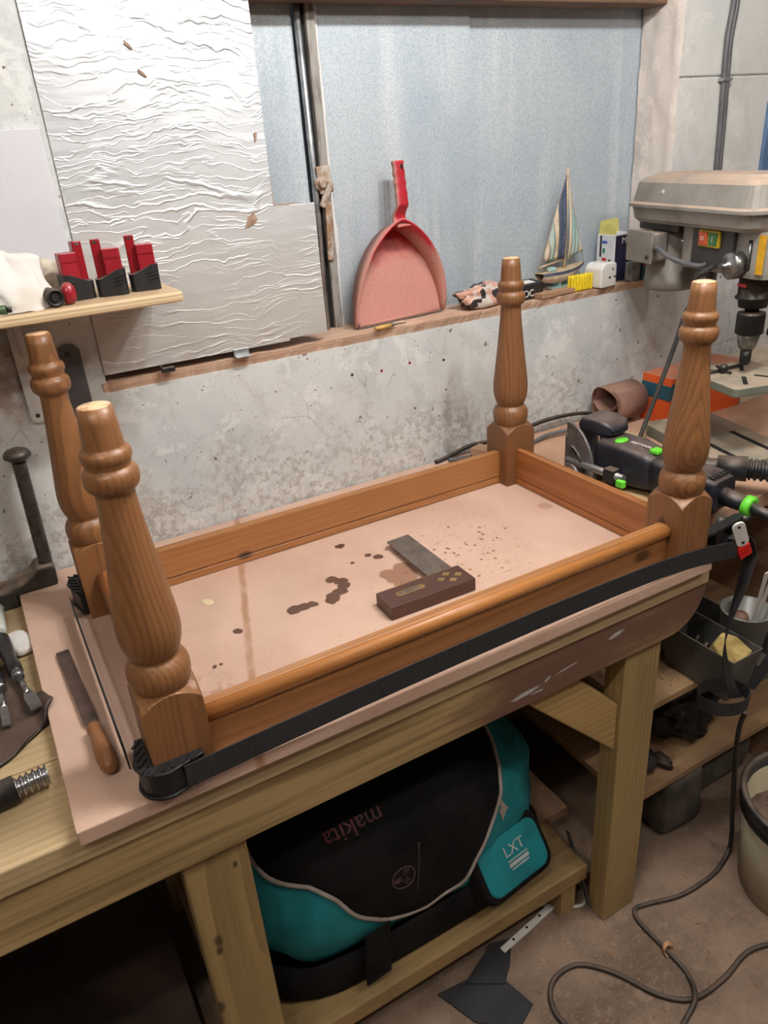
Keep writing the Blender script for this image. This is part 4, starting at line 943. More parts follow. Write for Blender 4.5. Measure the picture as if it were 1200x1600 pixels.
b = B().obox((0.905,0.600,0.014), (0.035,0.05,0.026), (0,0,0.3)); tag(build(b, 'wood_offcut', 'worktop_mdf', bevel=0.001), 'small MDF offcut against the wall behind the far table leg', 'offcut')
b = B().box(0.965,1.10,0.115,0.34,0.0005,0.006); wood('paper_board', srgb(190,160,118), srgb(150,120,84), 'Y', (0,0,0.2), 0.012, 0.75, 0.35, stain=srgb(150,120,90)); tag(build(b, 'scrap_board', 'paper_board', bevel=0.001), 'thin scrap board under the dark power tool', 'board')
# ------------------------------------------------------------------ joining machine
plain('navy_plastic', srgb(38,38,48), srgb(28,28,36), 20, rough=0.42, dust=0.25); plain('lime', srgb(110,220,60), srgb(96,200,50), 10, rough=0.4)
plain('alloy', srgb(176,176,178), srgb(140,140,142), 40, rough=0.35, metal=0.8, dust=0.3)
jt = thing('joining_machine', 'dark power joining tool with lime green switches beside the far table corner', 'power tool', (1.05,0.23,0.006))
JM = Matrix.Translation((1.052,0.22,0.0065)) @ Matrix.Rotation(0.10, 4, 'Z')   # local -y is the rear
def jb_(f): b = f; b.v = [JM @ p for p in b.v]; return b
def jloft(levels, mat, name, parent, seg=5):
    b = B(); rings = []
    for (y, w, z0, z1, r) in levels: rings.append([JM @ Vector((p[0], y, p[1])) for p in rrect(w, z1-z0, r, seg, 0, (z0+z1)/2)])
    n = len(rings[0])
    for i in range(len(rings)-1): b.add(rings[i]+rings[i+1], [(k,(k+1) % n, n+(k+1) % n, n+k) for k in range(n)], True)
    b.add(rings[0], [tuple(range(n))]); b.add(rings[-1], [tuple(range(n))[::-1]])
    return build(b, name, mat, parent)
body = jloft([(0.135,0.070,0.012,0.082,0.012),(0.125,0.080,0.008,0.092,0.014),(0.06,0.082,0.008,0.092,0.014),(0.02,0.074,0.010,0.086,0.016),(0.0,0.068,0.012,0.080,0.016)], 'navy_plastic', 'gear_housing', jt)
mot = jloft([(0.002,0.070,0.012,0.080,0.016),(-0.03,0.072,0.012,0.080,0.016),(-0.11,0.074,0.012,0.078,0.014),(-0.135,0.066,0.016,0.072,0.014)], 'navy_plastic', 'motor_housing', jt)
for k in range(6):
    b = B().box(-0.0385,-0.0355,-0.115,-0.045,0.020+0.006*k,0.0225+0.006*k); build(jb_(b), 'vent_slot', 'black_gap', mot)
for k in range(5):
    b = B().box(-0.024+0.011*k,-0.0185+0.011*k,-0.128,-0.105,0.0745,0.0772); build(jb_(b), 'vent_slot', 'black_gap', mot)
b = B().lathe([(0.017,0),(0.016,0.02),(0.014,0.045)], JM @ Vector((0,-0.134,0.040)), (JM.to_3x3() @ Vector((0,-1,-0.08))), 18); pl_ = build(b, 'plug_connector', 'navy_plastic', jt)
b = B().lathe([(0.0155,0),(0.0195,0.002),(0.0195,0.014),(0.0155,0.016)], JM @ Vector((0,-0.176,0.0365)), (JM.to_3x3() @ Vector((0,-1,-0.08))), 20); build(b, 'lock_ring', 'lime', pl_)
b = B().tube(spline([JM @ Vector((0,-0.19,0.036)),JM @ Vector((0.0,-0.225,0.030)),JM @ Vector((0.04,-0.28,0.005)),JM @ Vector((0.12,-0.30,-0.04)),JM @ Vector((0.22,-0.22,-0.2))],6), [0.010]*6+[0.006]*19, 10); build(b, 'lead', 'black_plastic', pl_)
b = B().lathe([(0.002,0.0945),(0.012,0.0945),(0.014,0.0915)], (0,0,0), n=16); b.v = [JM @ Vector((p.x*1.25-0.012,p.y*0.85+0.088,p.z)) for p in b.v]; build(b, 'dial', 'lime', body)
b = B().obox((-0.004,0.010,0.0885), (0.022,0.020,0.008)); build(jb_(b), 'slide_switch', 'lime', body, bevel=0.002)
text('FESTOOL', 0.012, JM @ frame((-0.006,0.045,0.0924), (0,-1,0), (0,0,1)), 'print', 'white_plastic', body)
# front: fence, arc quadrant, front grip
b = B().box(-0.05,0.05,0.195,0.203,0.002,0.085); fn = build(jb_(b), 'fence', 'alloy', jt, bevel=0.003)
b = B().box(-0.05,0.05,0.125,0.200,0.0005,0.008); build(jb_(b), 'sole_plate', 'alloy', jt, bevel=0.002)
pts = [(0.19,0.006)]+[(0.195-0.075*math.cos(a), 0.006+0.112*math.sin(a)) for a in [PI/2*k/12 for k in range(13)]]
b = B().prism(pts, -0.054, -0.048, 'x'); build(jb_(b), 'tilt_quadrant', 'alloy', jt, bevel=0.001)
b = B().prism([(p[0],p[1]) for p in pts], 0.048, 0.054, 'x'); build(jb_(b), 'tilt_quadrant', 'alloy', jt, bevel=0.001)
arc = [JM @ Vector((-0.057,0.19-0.045*math.cos(a),0.010+0.06*math.sin(a))) for a in [0.15+1.2*k/10 for k in range(11)]]
b = B().tube(arc, 0.0035, 6); build(b, 'arc_scale', 'dark_steel', jt)
grip = B(); rr = []
for (y, w, z0, z1) in ((0.105,0.045,0.098,0.110),(0.115,0.066,0.094,0.122),(0.145,0.070,0.092,0.127),(0.18,0.070,0.092,0.124),(0.19,0.06,0.098,0.112)):
    rr.append([JM @ Vector((p[0]+0.006,y,p[1])) for p in rrect(w, z1-z0, 0.008, 4, 0, (z0+z1)/2)])
n = len(rr[0])
for i in range(4): grip.add(rr[i]+rr[i+1], [(k,(k+1) % n, n+(k+1) % n, n+k) for k in range(n)], True)
grip.add(rr[0], [tuple(range(n))]); grip.add(rr[-1], [tuple(range(n))[::-1]]); build(grip, 'front_grip', 'navy_plastic', jt)
for s_ in (-1, 1):
    b = B().tube([JM @ Vector((0.054*s_,0.19,0.034)), JM @ Vector((0.054*s_,0.045,0.034))], 0.0080, 12); build(b, 'guide_rod', 'alloy', jt)
b = B().box(-0.066,-0.044,0.062,0.087,0.020,0.048); sl = build(jb_(b), 'depth_stop', 'black_plastic', jt, bevel=0.002)
b = B().box(-0.070,-0.058,0.034,0.052,0.020,0.034); build(jb_(b), 'stop_lever', 'lime', sl, bevel=0.002)
b = B().prism([(0.20,0.0005),(0.13,0.0005),(0.155,0.03),(0.165,0.034)], -0.072, -0.066, 'x'); build(jb_(b), 'side_bracket', 'alloy', jt, bevel=0.001)
# suction hose
hs = thing('suction_hose', 'black ribbed suction hose leaving the power tool towards the right', 'hose', (1.2,0.14,0.03))
hp = spline([(1.105,0.235,0.050),(1.125,0.200,0.053),(1.150,0.165,0.055)],5); b = B().tube(hp, [0.013]*5+[0.017]*6, 16); build(b, 'nozzle', 'black_plastic', hs)
b = B().tube([(1.148,0.168,0.055),(1.180,0.125,0.056)], [0.0235,0.0245], 20); build(b, 'cuff', 'black_plastic', hs)
path = spline([(1.178,0.128,0.056),(1.22,0.075,0.055),(1.275,0.04,0.045),(1.36,0.02,0.02),(1.5,0.01,-0.05)], 36); b = B(); b.tube(path, [0.0195+0.0028*math.sin(k*1.15) for k in range(len(path))], 16); build(b, 'ribbed_hose', 'black_plastic', hs)
# cables behind the far leg
plain('black_rubber', srgb(40,38,36), srgb(30,28,26), 20, rough=0.55, dust=0.5, dustc=srgb(120,100,86))
ca = spline([(0.80,0.640,0.006),(0.835,0.648,0.006),(0.90,0.640,0.022),(0.97,0.610,0.030),(1.05,0.632,0.030),(1.13,0.642,0.032),(1.22,0.640,0.028),(1.31,0.628,0.012),(1.36,0.640,0.006)], 8)
tag(build(B().tube(ca, 0.0052, 8), 'power_cable', 'black_rubber'), 'black power cable looping along the wall behind the far leg', 'cable')
ca = spline([(0.83,0.632,0.006),(0.90,0.610,0.006),(1.02,0.595,0.006),(1.10,0.600,0.012),(1.17,0.585,0.012),(1.185,0.535,0.012),(1.15,0.500,0.010),(1.13,0.47,0.010)], 8)
tag(build(B().tube(ca, 0.0048, 8), 'power_cable', 'grey_cable'), 'grey power cable bending sharply behind the power tool', 'cable')
ca = spline([(0.93,0.585,0.006),(0.97,0.545,0.020),(0.985,0.47,0.012),(0.985,0.43,0.010),(1.00,0.40,0.012),(1.03,0.375,0.012)], 8)
tag(build(B().tube(ca, 0.0048, 8), 'power_cable', 'grey_cable'), 'grey cable hanging over the board edge next to the power tool', 'cable')
# ------------------------------------------------------------------ band clamp round the frame
plain('webbing', srgb(40,40,42), srgb(26,26,28), 1.0, rough=0.75, stretch=(700,700,40), bump=0.8, bscale=1.0, bdist=0.0015)
bc_ = thing('band_clamp', 'black webbing band clamp drawn tight around the table frame', 'clamp', (0.45,0.25,0.001))
W3 = Vector((0,0,0.032))
OX0, OX1, OY0, OY1 = -0.0225, 0.928, -0.0180, 0.5325
pth = [(0.03,OY0,0.026),(0.3,-0.008,0.026),(0.6,-0.004,0.026),(0.80,-0.0035,0.022),(0.90,-0.004,0.014),(0.985,-0.010,0.004)]
b = B().ribbon(spline(pth, 6), W3, 0.0018); build(b, 'strap', 'webbing', bc_)
b = B().ribbon([(OX0,0.05,0.026),(OX0,0.46,0.026)], W3, 0.0018); build(b, 'strap', 'webbing', bc_)
b = B().ribbon([(0.04,OY1,0.026),(0.45,OY1-0.004,0.026),(0.88,OY1,0.026)], W3, 0.0018); build(b, 'strap', 'webbing', bc_)
b = B().ribbon(spline([(OX1+0.012,0.49,0.030),(OX1+0.004,0.30,0.034),(OX1+0.006,0.10,0.028),(OX1+0.010,0.03,0.02)],5), W3, 0.0018); build(b, 'strap', 'webbing', bc_)
plain('jaw_black', srgb(30,30,31), srgb(22,22,23), 30, rough=0.42)
def corner(cx, cy, sx_, sy_):
    # L-shaped jaw with rounded outside and ribbed top flanges; (cx,cy) is the outer block corner
    a = 0.056; b = B()
    o_ = [(cx+sx_*0.0005-sx_*0.0, cy) ]
    th = 0.021; R_ = 0.034; pts = []
    pts.append((cx+sx_*0.0006-0, cy+sy_*0.0006))
    pts.append((cx-sx_*a, cy+sy_*0.0006)); pts.append((cx-sx_*a, cy+sy_*0.010))
    for k in range(9):
        t_ = PI/2*k/8
        pts.append((cx+sx_*(th-R_)+sx_*R_*math.sin(t_), cy+sy_*(th-R_)+sy_*R_*math.cos(t_)))
    pts.append((cx+sx_*0.010, cy-sy_*a)); pts.append((cx+sx_*0.0006, cy-sy_*a))
    if sx_*sy_ > 0: pts = pts[::-1]
    z0, z1 = 0.006, 0.044
    b.prism(pts, z0, z0+0.004); b.prism(pts, z1-0.003, z1)
    core = []
    for p in pts: core.append((cx+(p[0]-cx)*(0.82 if (p[0]-cx)*sx_ > 0.004 else 1.0), cy+(p[1]-cy)*(0.82 if (p[1]-cy)*sy_ > 0.004 else 1.0)))
    b.prism(core, z0+0.004, z1-0.003)
    j = build(b, 'corner_jaw', 'jaw_black', bc_, bevel=0.001)
    for k in range(0):
        f = k/7
        x = cx-sx_*(0.048*(1-f)) + sx_*0.010*f; y = cy-sy_*0.048*f + sy_*0.010*(1-f)
        d_ = Vector((sx_*0.8, sy_*0.8, 0)); 
        wpt = 0.015 if 0 < k < 7 else 0.010
        ang = math.atan2(sy_, sx_)
        b = B().obox((x+sx_*0.001, y+sy_*0.001, z1+0.0012), (wpt, 0.0032, 0.0026), (0,0,ang)); build(b, 'rib', 'black_plastic', j)
    ang = math.atan2(sy_, sx_)
    for k in range(6):
        f = 0.046-0.0115*k
        for (x, y) in ((cx-sx_*f, cy+sy_*0.010), (cx+sx_*0.010, cy-sy_*f)):
            if k == 5 and y == cy-sy_*f: continue
            b = B().obox((x, y, z1+0.0010), (0.0145 if k < 5 else 0.010, 0.0034, 0.0016), (0,0,ang)); build(b, 'rib', 'jaw_black', j)
corner(0.0,0.0,-1,-1); corner(0.0,WT+BS,-1,1); corner(LT+BS,WT+BS,1,1)
# ratchet body and lever at the near right corner
b = B(); b.prism([(0.923,0.050),(0.923,0.012),(0.940,0.006),(1.03,0.016),(1.04,0.028),(1.03,0.040),(0.95,0.052)], 0.004, 0.010); b.prism([(0.923,0.030),(0.923,0.012),(0.940,0.006),(1.03,0.016),(1.04,0.028),(1.03,0.034),(0.95,0.026)], 0.036, 0.042)
b.box(0.955,0.970,0.010,0.028,0.010,0.036); b.box(1.01,1.02,0.018,0.036,0.010,0.036); build(b, 'ratchet_body', 'jaw_black', bc_, bevel=0.001)
b = B().tube([(0.995,0.035,0.003),(0.995,0.035,0.047)], 0.008, 14); b.tube([(1.04,0.034,0.025),(1.13,0.03,0.020)], 0.006, 10); build(b, 'spindle', 'dark_steel', bc_)
hv0, hv1 = Vector((0.973,-0.014,0.056)), Vector((0.994,-0.014,0.014)); nn = Vector((-0.55,-0.75,0.35)); dd_ = (hv1-hv0).normalized(); nn = (nn-dd_*nn.dot(dd_)).normalized()
FMx = frame((hv0+hv1)/2, hv1-hv0, nn)
b = B().prism(rrect(0.056,0.022,0.010,6), -0.002, 0.002); b.v = [FMx @ p for p in b.v]; lv = build(b, 'lever_plate', 'white_plastic', bc_, bevel=0.001, label='pale grey lever plate')
for k in (-1, 1):
    b = B().lathe([(0.0028,0),(0.0028,0.001)], FMx @ Vector((0.019*k,0,0.0018)), nn, 12); build(b, 'rivet', 'black_plastic', lv)
lv_r = FMx @ Vector((0.048,0,-0.006))
b = B(); b.prism(rrect(0.032,0.022,0.005,4,0.041,0), -0.012, 0.001); b.v = [FMx @ p for p in b.v]; plain('grip_red', srgb(222,44,44), srgb(200,34,36), 20, rough=0.35); gp = build(b, 'red_grip', 'grip_red', bc_, bevel=0.002, label='bright red ribbed grip')
for k in range(4):
    b = B().obox((0.031+0.007*k,0,0.002), (0.003,0.022,0.002), (0,0,0.25)); b.v = [FMx @ p for p in b.v]; build(b, 'rib', 'grip_red', gp)
# loose strap tail hanging down
P_ = spline([(0.990,-0.004,0.018),(1.020,0.006,0.012),(1.046,0.004,-0.03),(1.022,-0.006,-0.085),(1.002,-0.008,-0.14),(0.996,-0.008,-0.20),(1.012,-0.010,-0.265),(1.036,-0.012,-0.320),(1.050,-0.012,-0.345)], 5)
wd = []
for k in range(len(P_)):
    a = 1.9-2.2*k/len(P_); wd.append(Vector((math.cos(a)*0.03, math.sin(a)*0.03, -0.006)))
b = B().ribbon(P_, wd, 0.0016); build(b, 'strap_tail', 'webbing', bc_)
ring = [(1.045+0.048*math.cos(2*PI*k/24), 0.012+0.046*math.sin(2*PI*k/24), -0.356-0.008*math.sin(2*PI*k/24)) for k in range(25)]
b = B().ribbon(ring, Vector((0,0,0.03)), 0.0016); build(b, 'strap_coil', 'webbing', bc_)
b = B().ribbon(spline([(1.092,-0.01,-0.345),(1.115,-0.03,-0.26),(1.15,-0.04,-0.20),(1.2,-0.03,-0.12)],6), Vector((0.014,-0.016,0.004)), 0.0016); build(b, 'strap_tail', 'webbing', bc_)
# ------------------------------------------------------------------ tools on the bench
plain('square_steel', srgb(120,116,112), srgb(92,88,86), 40, rough=0.38, metal=0.75, dust=0.25)
wood('rosewood', srgb(78,48,38), srgb(44,26,22), 'X', (0,0.05,0.05), 0.006, 0.4, 0.5); plain('brass', srgb(176,148,92), srgb(140,118,76), 60, rough=0.4, metal=0.7)
ts = thing('try_square', 'rosewood and steel try square lying inside the table frame', 'try square', (0.50,0.22,0.0005))
SM = Matrix.Translation((0.48,0.175,0)) @ Matrix.Rotation(-0.02, 4, 'Z') @ Matrix.Translation((-0.48,-0.175,0))
b = B().prism([(0.505,0.195),(0.5535,0.195),(0.5535,0.365),(0.507,0.362)], 0.0105, 0.0125); b.v = [SM @ p for p in b.v]; build(b, 'blade', 'square_steel', ts)
b = B().box(0.400,0.556,0.149,0.201,0.0005,0.0235); b.v = [SM @ p for p in b.v]; stk = build(b, 'stock', 'rosewood', ts, bevel=0.0012)
b = B().box(0.402,0.556,0.1995,0.2018,0.001,0.023); b.v = [SM @ p for p in b.v]; build(b, 'brass_face', 'brass', ts)
for (x, y) in ((0.508,0.178),(0.524,0.166),(0.524,0.188),(0.540,0.176)):
    b = B().prism([(x-0.008,y),(x,y-0.0065),(x+0.008,y),(x,y+0.0065)], 0.0232, 0.0239); b.v = [SM @ p for p in b.v]; dm = build(b, 'diamond_inlay', 'brass', stk)
    b = B().lathe([(0.0018,0.0239),(0.0018,0.0242)], SM @ Vector((x,y,0)), n=8); build(b, 'rivet', 'steel', stk)
b = B().prism([(p[0],p[1]) for p in rrect(0.052,0.013,0.006,6,0.451,0.178)], 0.0232, 0.0238); b.v = [SM @ p for p in b.v]; build(b, 'slot_plate', 'brass', stk)
b = B().prism([(p[0],p[1]) for p in rrect(0.038,0.006,0.003,5,0.449,0.178)], 0.0238, 0.0241); b.v = [SM @ p for p in b.v]; build(b, 'slot', 'steel', stk)
# file
wood('file_handle_wood', srgb(150,100,62), srgb(104,64,38), 'Y', (0.03,0,0.02), 0.006, 0.45, 0.4)
plain('file_steel', srgb(112,92,84), srgb(84,70,66), 30, rough=0.5, metal=0.6)
fl_ = thing('flat_file', 'flat steel file with turned wooden handle left of the table frame', 'file', (-0.05,0.2,0.0005))
FM2 = frame((-0.0475,0.178,0.0035), (0.189,0.0085,0), (0,0,1))   # local y runs up the blade
FM2 = Matrix.Translation((-0.0478,0.176,0.0055)) @ Matrix.Rotation(0.045, 4, 'Z') @ Matrix.Rotation(-0.012, 4, 'X')
b = B().prism([(-0.0092,0),(0.0092,0),(0.0092,0.19),(0.0085,0.192),(-0.0085,0.192),(-0.0092,0.19)], -0.0022, 0.0022); b.v = [FM2 @ p for p in b.v]; build(b, 'blade', 'file_steel', fl_, bevel=0.0005)
b = B().prism([(-0.0092,0),(0.0092,0),(0.004,-0.022),(-0.002,-0.022)], -0.0018, 0.0018); b.v = [FM2 @ p for p in b.v]; build(b, 'tang', 'dark_steel', fl_)
b = B().lathe([(0.0060,0.004),(0.0085,0.006),(0.0098,0.014),(0.0085,0.022),(0.0092,0.034),(0.0112,0.055),(0.0118,0.075),(0.0108,0.090),(0.007,0.098),(0.002,0.100)], FM2 @ Vector((0,-0.018,0.0065)), FM2.to_3x3() @ Vector((0.0,-1,0)), 20); build(b, 'handle', 'file_handle_wood', fl_)
# leather tool roll with chisels
plain('leather', srgb(62,52,50), srgb(40,34,34), 16, rough=0.5, bump=0.5, bscale=90, dust=0.35, dustc=srgb(120,92,72))
def roll(u, v):
    rx = -0.128+0.056*(1-v)**1.6 if v > 0.12 else -0.128+0.056*(0.88)**1.6-0.03*(0.12-v)/0.12
    x = -0.42+(rx+0.42)*u
    y0 = 0.180+0.045*max(0,(u-0.80)/0.2)**1.5; y1 = 0.43-0.02*u
    y = y0+(y1-y0)*v
    base = -0.0205 if x < -0.104 else -0.0205+0.0235*min(1,(x+0.104)/0.010)
    fold = 0.010*max(0,1-abs(v-0.75)/0.2)*(0.4+0.6*u)+0.004*(1+noise.noise((x*30,y*30,2)))+0.007*max(0,(u-0.93)/0.07)*(0.3+0.7*v)
    return (x, y, base+fold)
b = B().grid(roll, 46, 30); o = tag(build(b, 'tool_roll', 'leather'), 'dark leather tool roll spread open at the bench left edge', 'tool roll'); md = o.modifiers.new('s', 'SOLIDIFY'); md.thickness = 0.003; md.offset = 1
plain('handle_black', srgb(30,30,32), srgb(44,42,42), 20, rough=0.35)
plain('bright_steel', srgb(200,200,202), srgb(170,170,172), 30, rough=0.2, metal=0.95)
def chisel(tip, ferr, end, lab, w, hm='handle_black'):
    r = thing('chisel', lab, 'chisel', (ferr[0],ferr[1],-0.016), 'chisels on the leather tool roll')
    tip, ferr, end = Vector(tip), Vector(ferr), Vector(end); d = (tip-ferr).normalized(); e = (end-ferr).normalized(); L_ = (tip-ferr).length
    b = B().tube([ferr, ferr+d*L_*0.35, ferr+d*L_*0.5], [0.0062,0.0040,0.0038], 12); build(b, 'shank', 'bright_steel', r)
    Mx = frame(ferr+d*L_*0.45, d.cross(Vector((0,0,1))), Vector((0,0,1)))
    sd = Mx.inverted() @ tip; yy = sd.y
    b = B().prism([(-0.004,0),(0.004,0),(w/2,yy*0.3),(w/2,yy*0.95),(-w/2,yy),(-w/2,yy*0.3)], -0.0018, 0.0018); b.v = [Mx @ p for p in b.v]; build(b, 'blade', 'bright_steel', r, bevel=0.0006)
    b = B().lathe([(0.0085,-0.004),(0.0085,0.010),(0.0078,0.011)], ferr, e, 16); build(b, 'ferrule', 'steel', r)
    H = (end-ferr).length
    b = B().lathe([(0.0080,0.008),(0.0105,0.014),(0.0112,0.03),(0.0095,0.05),(0.0120,H*0.7),(0.0125,H*0.92),(0.008,H)], ferr, e, 18); build(b, 'handle', hm, r)
chisel((-0.106,0.252,-0.004),(-0.122,0.342,0.003),(-0.137,0.475,0.002),'black handled chisel nearest the file on the tool roll',0.017)
chisel((-0.147,0.245,-0.010),(-0.148,0.335,-0.002),(-0.165,0.47,0.000),'second chisel from the file, narrow bright blade on the roll',0.011)
chisel((-0.176,0.235,-0.012),(-0.182,0.32,-0.004),(-0.20,0.45,0.000),'chisel at the picture edge, furthest from the file',0.012)
b = lump((-0.112,0.462,-0.0125), (0.019,0.034,0.0095), 0.25, 1, 3.2, 0.05); tag(build(b, 'eraser', 'white_plastic'), 'smooth white eraser block beside the tool roll', 'eraser')
hk = thing('screwdriver', 'pale handled screwdriver at the left picture edge above the tool roll', 'screwdriver', (-0.15,0.53,-0.0215))
plain('pale_green_plastic', srgb(206,212,204), srgb(190,196,188), 10, rough=0.4)
b = B().lathe([(0.010,0),(0.013,0.01),(0.012,0.05),(0.013,0.085),(0.008,0.092)], (-0.139,0.505,-0.008), (0.02,1,0), 16); build(b, 'handle', 'pale_green_plastic', hk)
b = B().tube([(-0.139,0.506,-0.008),(-0.150,0.46,-0.004)], 0.004, 8); build(b, 'shaft', 'steel', hk)
# vise screw
vs_ = thing('vise_screw', 'black sleeved threaded steel screw lying on the bench front left', 'screw', (-0.2,0.108,-0.0215))
b = B().tube([(-0.36,0.092,-0.004),(-0.148,0.113,-0.004)], 0.0172, 20); build(b, 'sleeve', 'black_plastic', vs_)
ax = (Vector((-0.148,0.113,-0.004))-Vector((-0.36,0.092,-0.004))).normalized()
pf = []
for k in range(33): pf.append((0.0115+0.0022*math.sin(k*2*PI/6), 0.0012*k))
b = B().lathe(pf, (-0.149,0.1129,-0.004), ax, 20); build(b, 'thread', 'bright_steel', vs_)
# bench clamp in the far corner
plain('cast_iron', srgb(60,56,52), srgb(44,40,38), 20, rough=0.6, metal=0.3, dust=0.85, dustc=srgb(160,142,126))
cl = thing('bench_clamp', 'dusty cast iron clamp with tall threaded screw against the wall', 'clamp', (-0.1,0.61,-0.0215))
b = B().prism([(-0.55,-0.0215),(-0.098,-0.0215),(-0.098,0.0005),(-0.030,0.0005),(-0.028,0.034),(-0.034,0.040),(-0.056,0.040),(-0.066,0.030),(-0.085,0.018),(-0.11,0.012),(-0.16,0.014),(-0.22,0.03),(-0.55,0.10)], 0.598, 0.652, 'y'); build(b, 'frame', 'cast_iron', cl, bevel=0.004, seg=2)
pf = [(0.0105+(0.0015 if k % 2 else -0.0007), 0.038+0.0026*k) for k in range(74)]
b = B().lathe(pf, (-0.041,0.622,0), (0.028,0.0,1), 16); build(b, 'screw', 'dark_steel', cl)
b = B().lathe([(0.006,0.228),(0.013,0.232),(0.0215,0.238),(0.022,0.244),(0.017,0.250),(0.006,0.254)], (-0.041,0.622,0), (0.028,0,1), 24); build(b, 'screw_head', 'dark_steel', cl)
# ------------------------------------------------------------------ tool bag on the low shelf
plain('bag_black', srgb(30,29,29), srgb(20,19,20), 14, rough=0.9, bump=0.4, bscale=400, spec=0.15)
plain('bag_teal', srgb(22,140,150), srgb(16,116,126), 12, rough=0.75, bump=0.3, bscale=400)
plain('bag_pipe', srgb(176,164,156), rough=0.6); plain('print_faint', srgb(96,34,34), rough=0.6); plain('print_grey', srgb(206,206,206), rough=0.5); plain('print_mauve', srgb(130,90,110), rough=0.6)
bg = thing('tool_bag', 'black and teal fabric tool bag stuffed on the low bench shelf', 'bag', (0.42,0.32,-0.7295))
BC = Vector((0.415,0.315,-0.548)); BA = Vector((0.335,0.200,0.182)); BP = 3.0
def conf(p, k=1.0, amp=0.0):
    d = Vector(p)-BC
    r = (abs(d.x/BA.x)**BP+abs(d.y/BA.y)**BP+abs(d.z/BA.z)**BP)**(1/BP)
    q_ = d/r
    w = 1+0.04*noise.noise((q_.x*7+2, q_.y*7, q_.z*7))+0.03*noise.noise((q_.x*15, q_.y*15, q_.z*15))-0.03*abs(noise.noise((q_.x*11+5, q_.y*11, q_.z*11)))
    o_ = BC+q_*(k*w+amp); o_.z = max(o_.z, -0.7285); return o_
def bodyf(u, v):
    th = 2*PI*u; ph = PI*(v-0.5); return conf(BC+Vector((math.cos(ph)*math.cos(th)*BA.x, math.cos(ph)*math.sin(th)*BA.y, math.sin(ph)*BA.z)))
b = B().grid(bodyf, 72, 40, True); build(b, 'body', 'bag_teal', bg, label='teal main body')
nl = [(-.62,-.8,.45),(-.51,-.88,.30),(-.41,-.95,.0),(-.23,-.97,-.33),(-.05,-.93,-.50),(.17,-.96,-.42),(.31,-.98,-.12),(.43,-.94,.16),(.50,-.85,.45),(.55,-.72,.66),(.62,-.3,.85),(.55,.3,.9),(.0,.6,.85),(-.6,.35,.85),(-.80,-.15,.72),(-.82,-.49,.60),(-.74,-.67,.51)]
loop = spline([Vector((p[0]*BA.x,p[1]*BA.y,p[2]*BA.z))+BC for p in nl+[nl[0]]], 5)[:-1]
cc = BC+Vector((-0.1*BA.x,-0.55*BA.y,0.9*BA.z)); n = len(loop)
b = B(); rows = []
for j in range(15):
    f = j/14; rows.append([conf(cc.lerp(p, f), 1.0, 0.012+0.045*(1-f**3)) for p in loop])
vs = [p for r in rows for p in r]; b.add(vs, [(j*n+k, j*n+(k+1) % n, (j+1)*n+(k+1) % n, (j+1)*n+k) for j in range(14) for k in range(n)], True)
b.add([rows[-1][k] for k in range(n)]+[conf(loop[k], 0.97) for k in range(n)], [(k,(k+1) % n, n+(k+1) % n, n+k) for k in range(n)])
flap = build(b, 'flap', 'bag_black', bg, label='black domed flap')
b = B().tube([conf(p, 1.0, 0.014) for p in loop], 0.0042, 8, closed=True); build(b, 'piping', 'bag_pipe', flap)
def baseb(u, v):
    th = 2*PI*u; q_ = lambda x, e: math.copysign(abs(x)**e, x)
    k = 1+0.02*noise.noise((math.cos(th)*4, math.sin(th)*4, v*3))
    prof_ = (0.0, 0.985, 1.02, 1.03, 1.02, 0.97)[min(5, int(v*5+0.5))]; zz = (-0.7288,-0.7288,-0.718,-0.69,-0.66,-0.645)[min(5, int(v*5+0.5))]
    return (0.415+0.325*k*prof_*q_(math.cos(th),0.5), 0.315+0.200*k*prof_*q_(math.sin(th),0.5), zz+0.012*noise.noise((math.cos(th)*3,math.sin(th)*3,7))*(1 if v > 0.5 else 0))
b = B().grid(baseb, 80, 6, True); build(b, 'base_band', 'bag_black', bg, label='black bottom band')
b = B().grid(lambda u, v: Vector((0.425+0.365*math.copysign(abs(math.cos(PI*(v-0.5)))**0.6,1)*math.copysign(abs(math.cos(2*PI*u))**0.6, math.cos(2*PI*u)), 0.435+0.10*math.copysign(abs(math.cos(PI*(v-0.5)))**0.6,1)*math.copysign(abs(math.sin(2*PI*u))**0.6, math.sin(2*PI*u)), max(-0.7285, -0.57+0.165*math.copysign(abs(math.sin(PI*(v-0.5)))**0.6, v-0.5)))), 48, 24, True); build(b, 'back_panel', 'bag_black', bg, label='black rear panel')
# end pocket with printed panel
PM = frame((0.605,0.112,-0.618), (1,0.10,0.0), (0.12,-0.80,0.58))
def slab(w, h_, r, d0, d1, puff):
    b = B(); rg = []
    for (k, dz) in ((1.0,d0),(1.0,d1*0.55+d0*0.45),(0.975,d1*0.9+d0*0.1),(0.93,d1),(0.6,d1+puff*0.7),(0.25,d1+puff),(0.02,d1+puff)):
        rg.append([PM @ Vector((p[0]*k, p[1]*k, dz)) for p in rrect(w, h_, r, 6)])
    n_ = len(rg[0])
    for i in range(len(rg)-1): b.add(rg[i]+rg[i+1], [(k,(k+1) % n_, n_+(k+1) % n_, n_+k) for k in range(n_)], True)
    return b
pk_ = build(slab(0.185,0.125,0.03,-0.045,0.004,0.003), 'pocket', 'bag_black', bg, label='black padded end pocket')
build(slab(0.160,0.100,0.024,-0.002,0.0075,0.004), 'pocket_panel', 'bag_teal', pk_, label='teal printed panel')
text('LXT', 0.030, PM @ frame((0.005,0.018,0.0122), (1,0.0,0), (0,0,1)), 'print', 'print_grey', pk_)
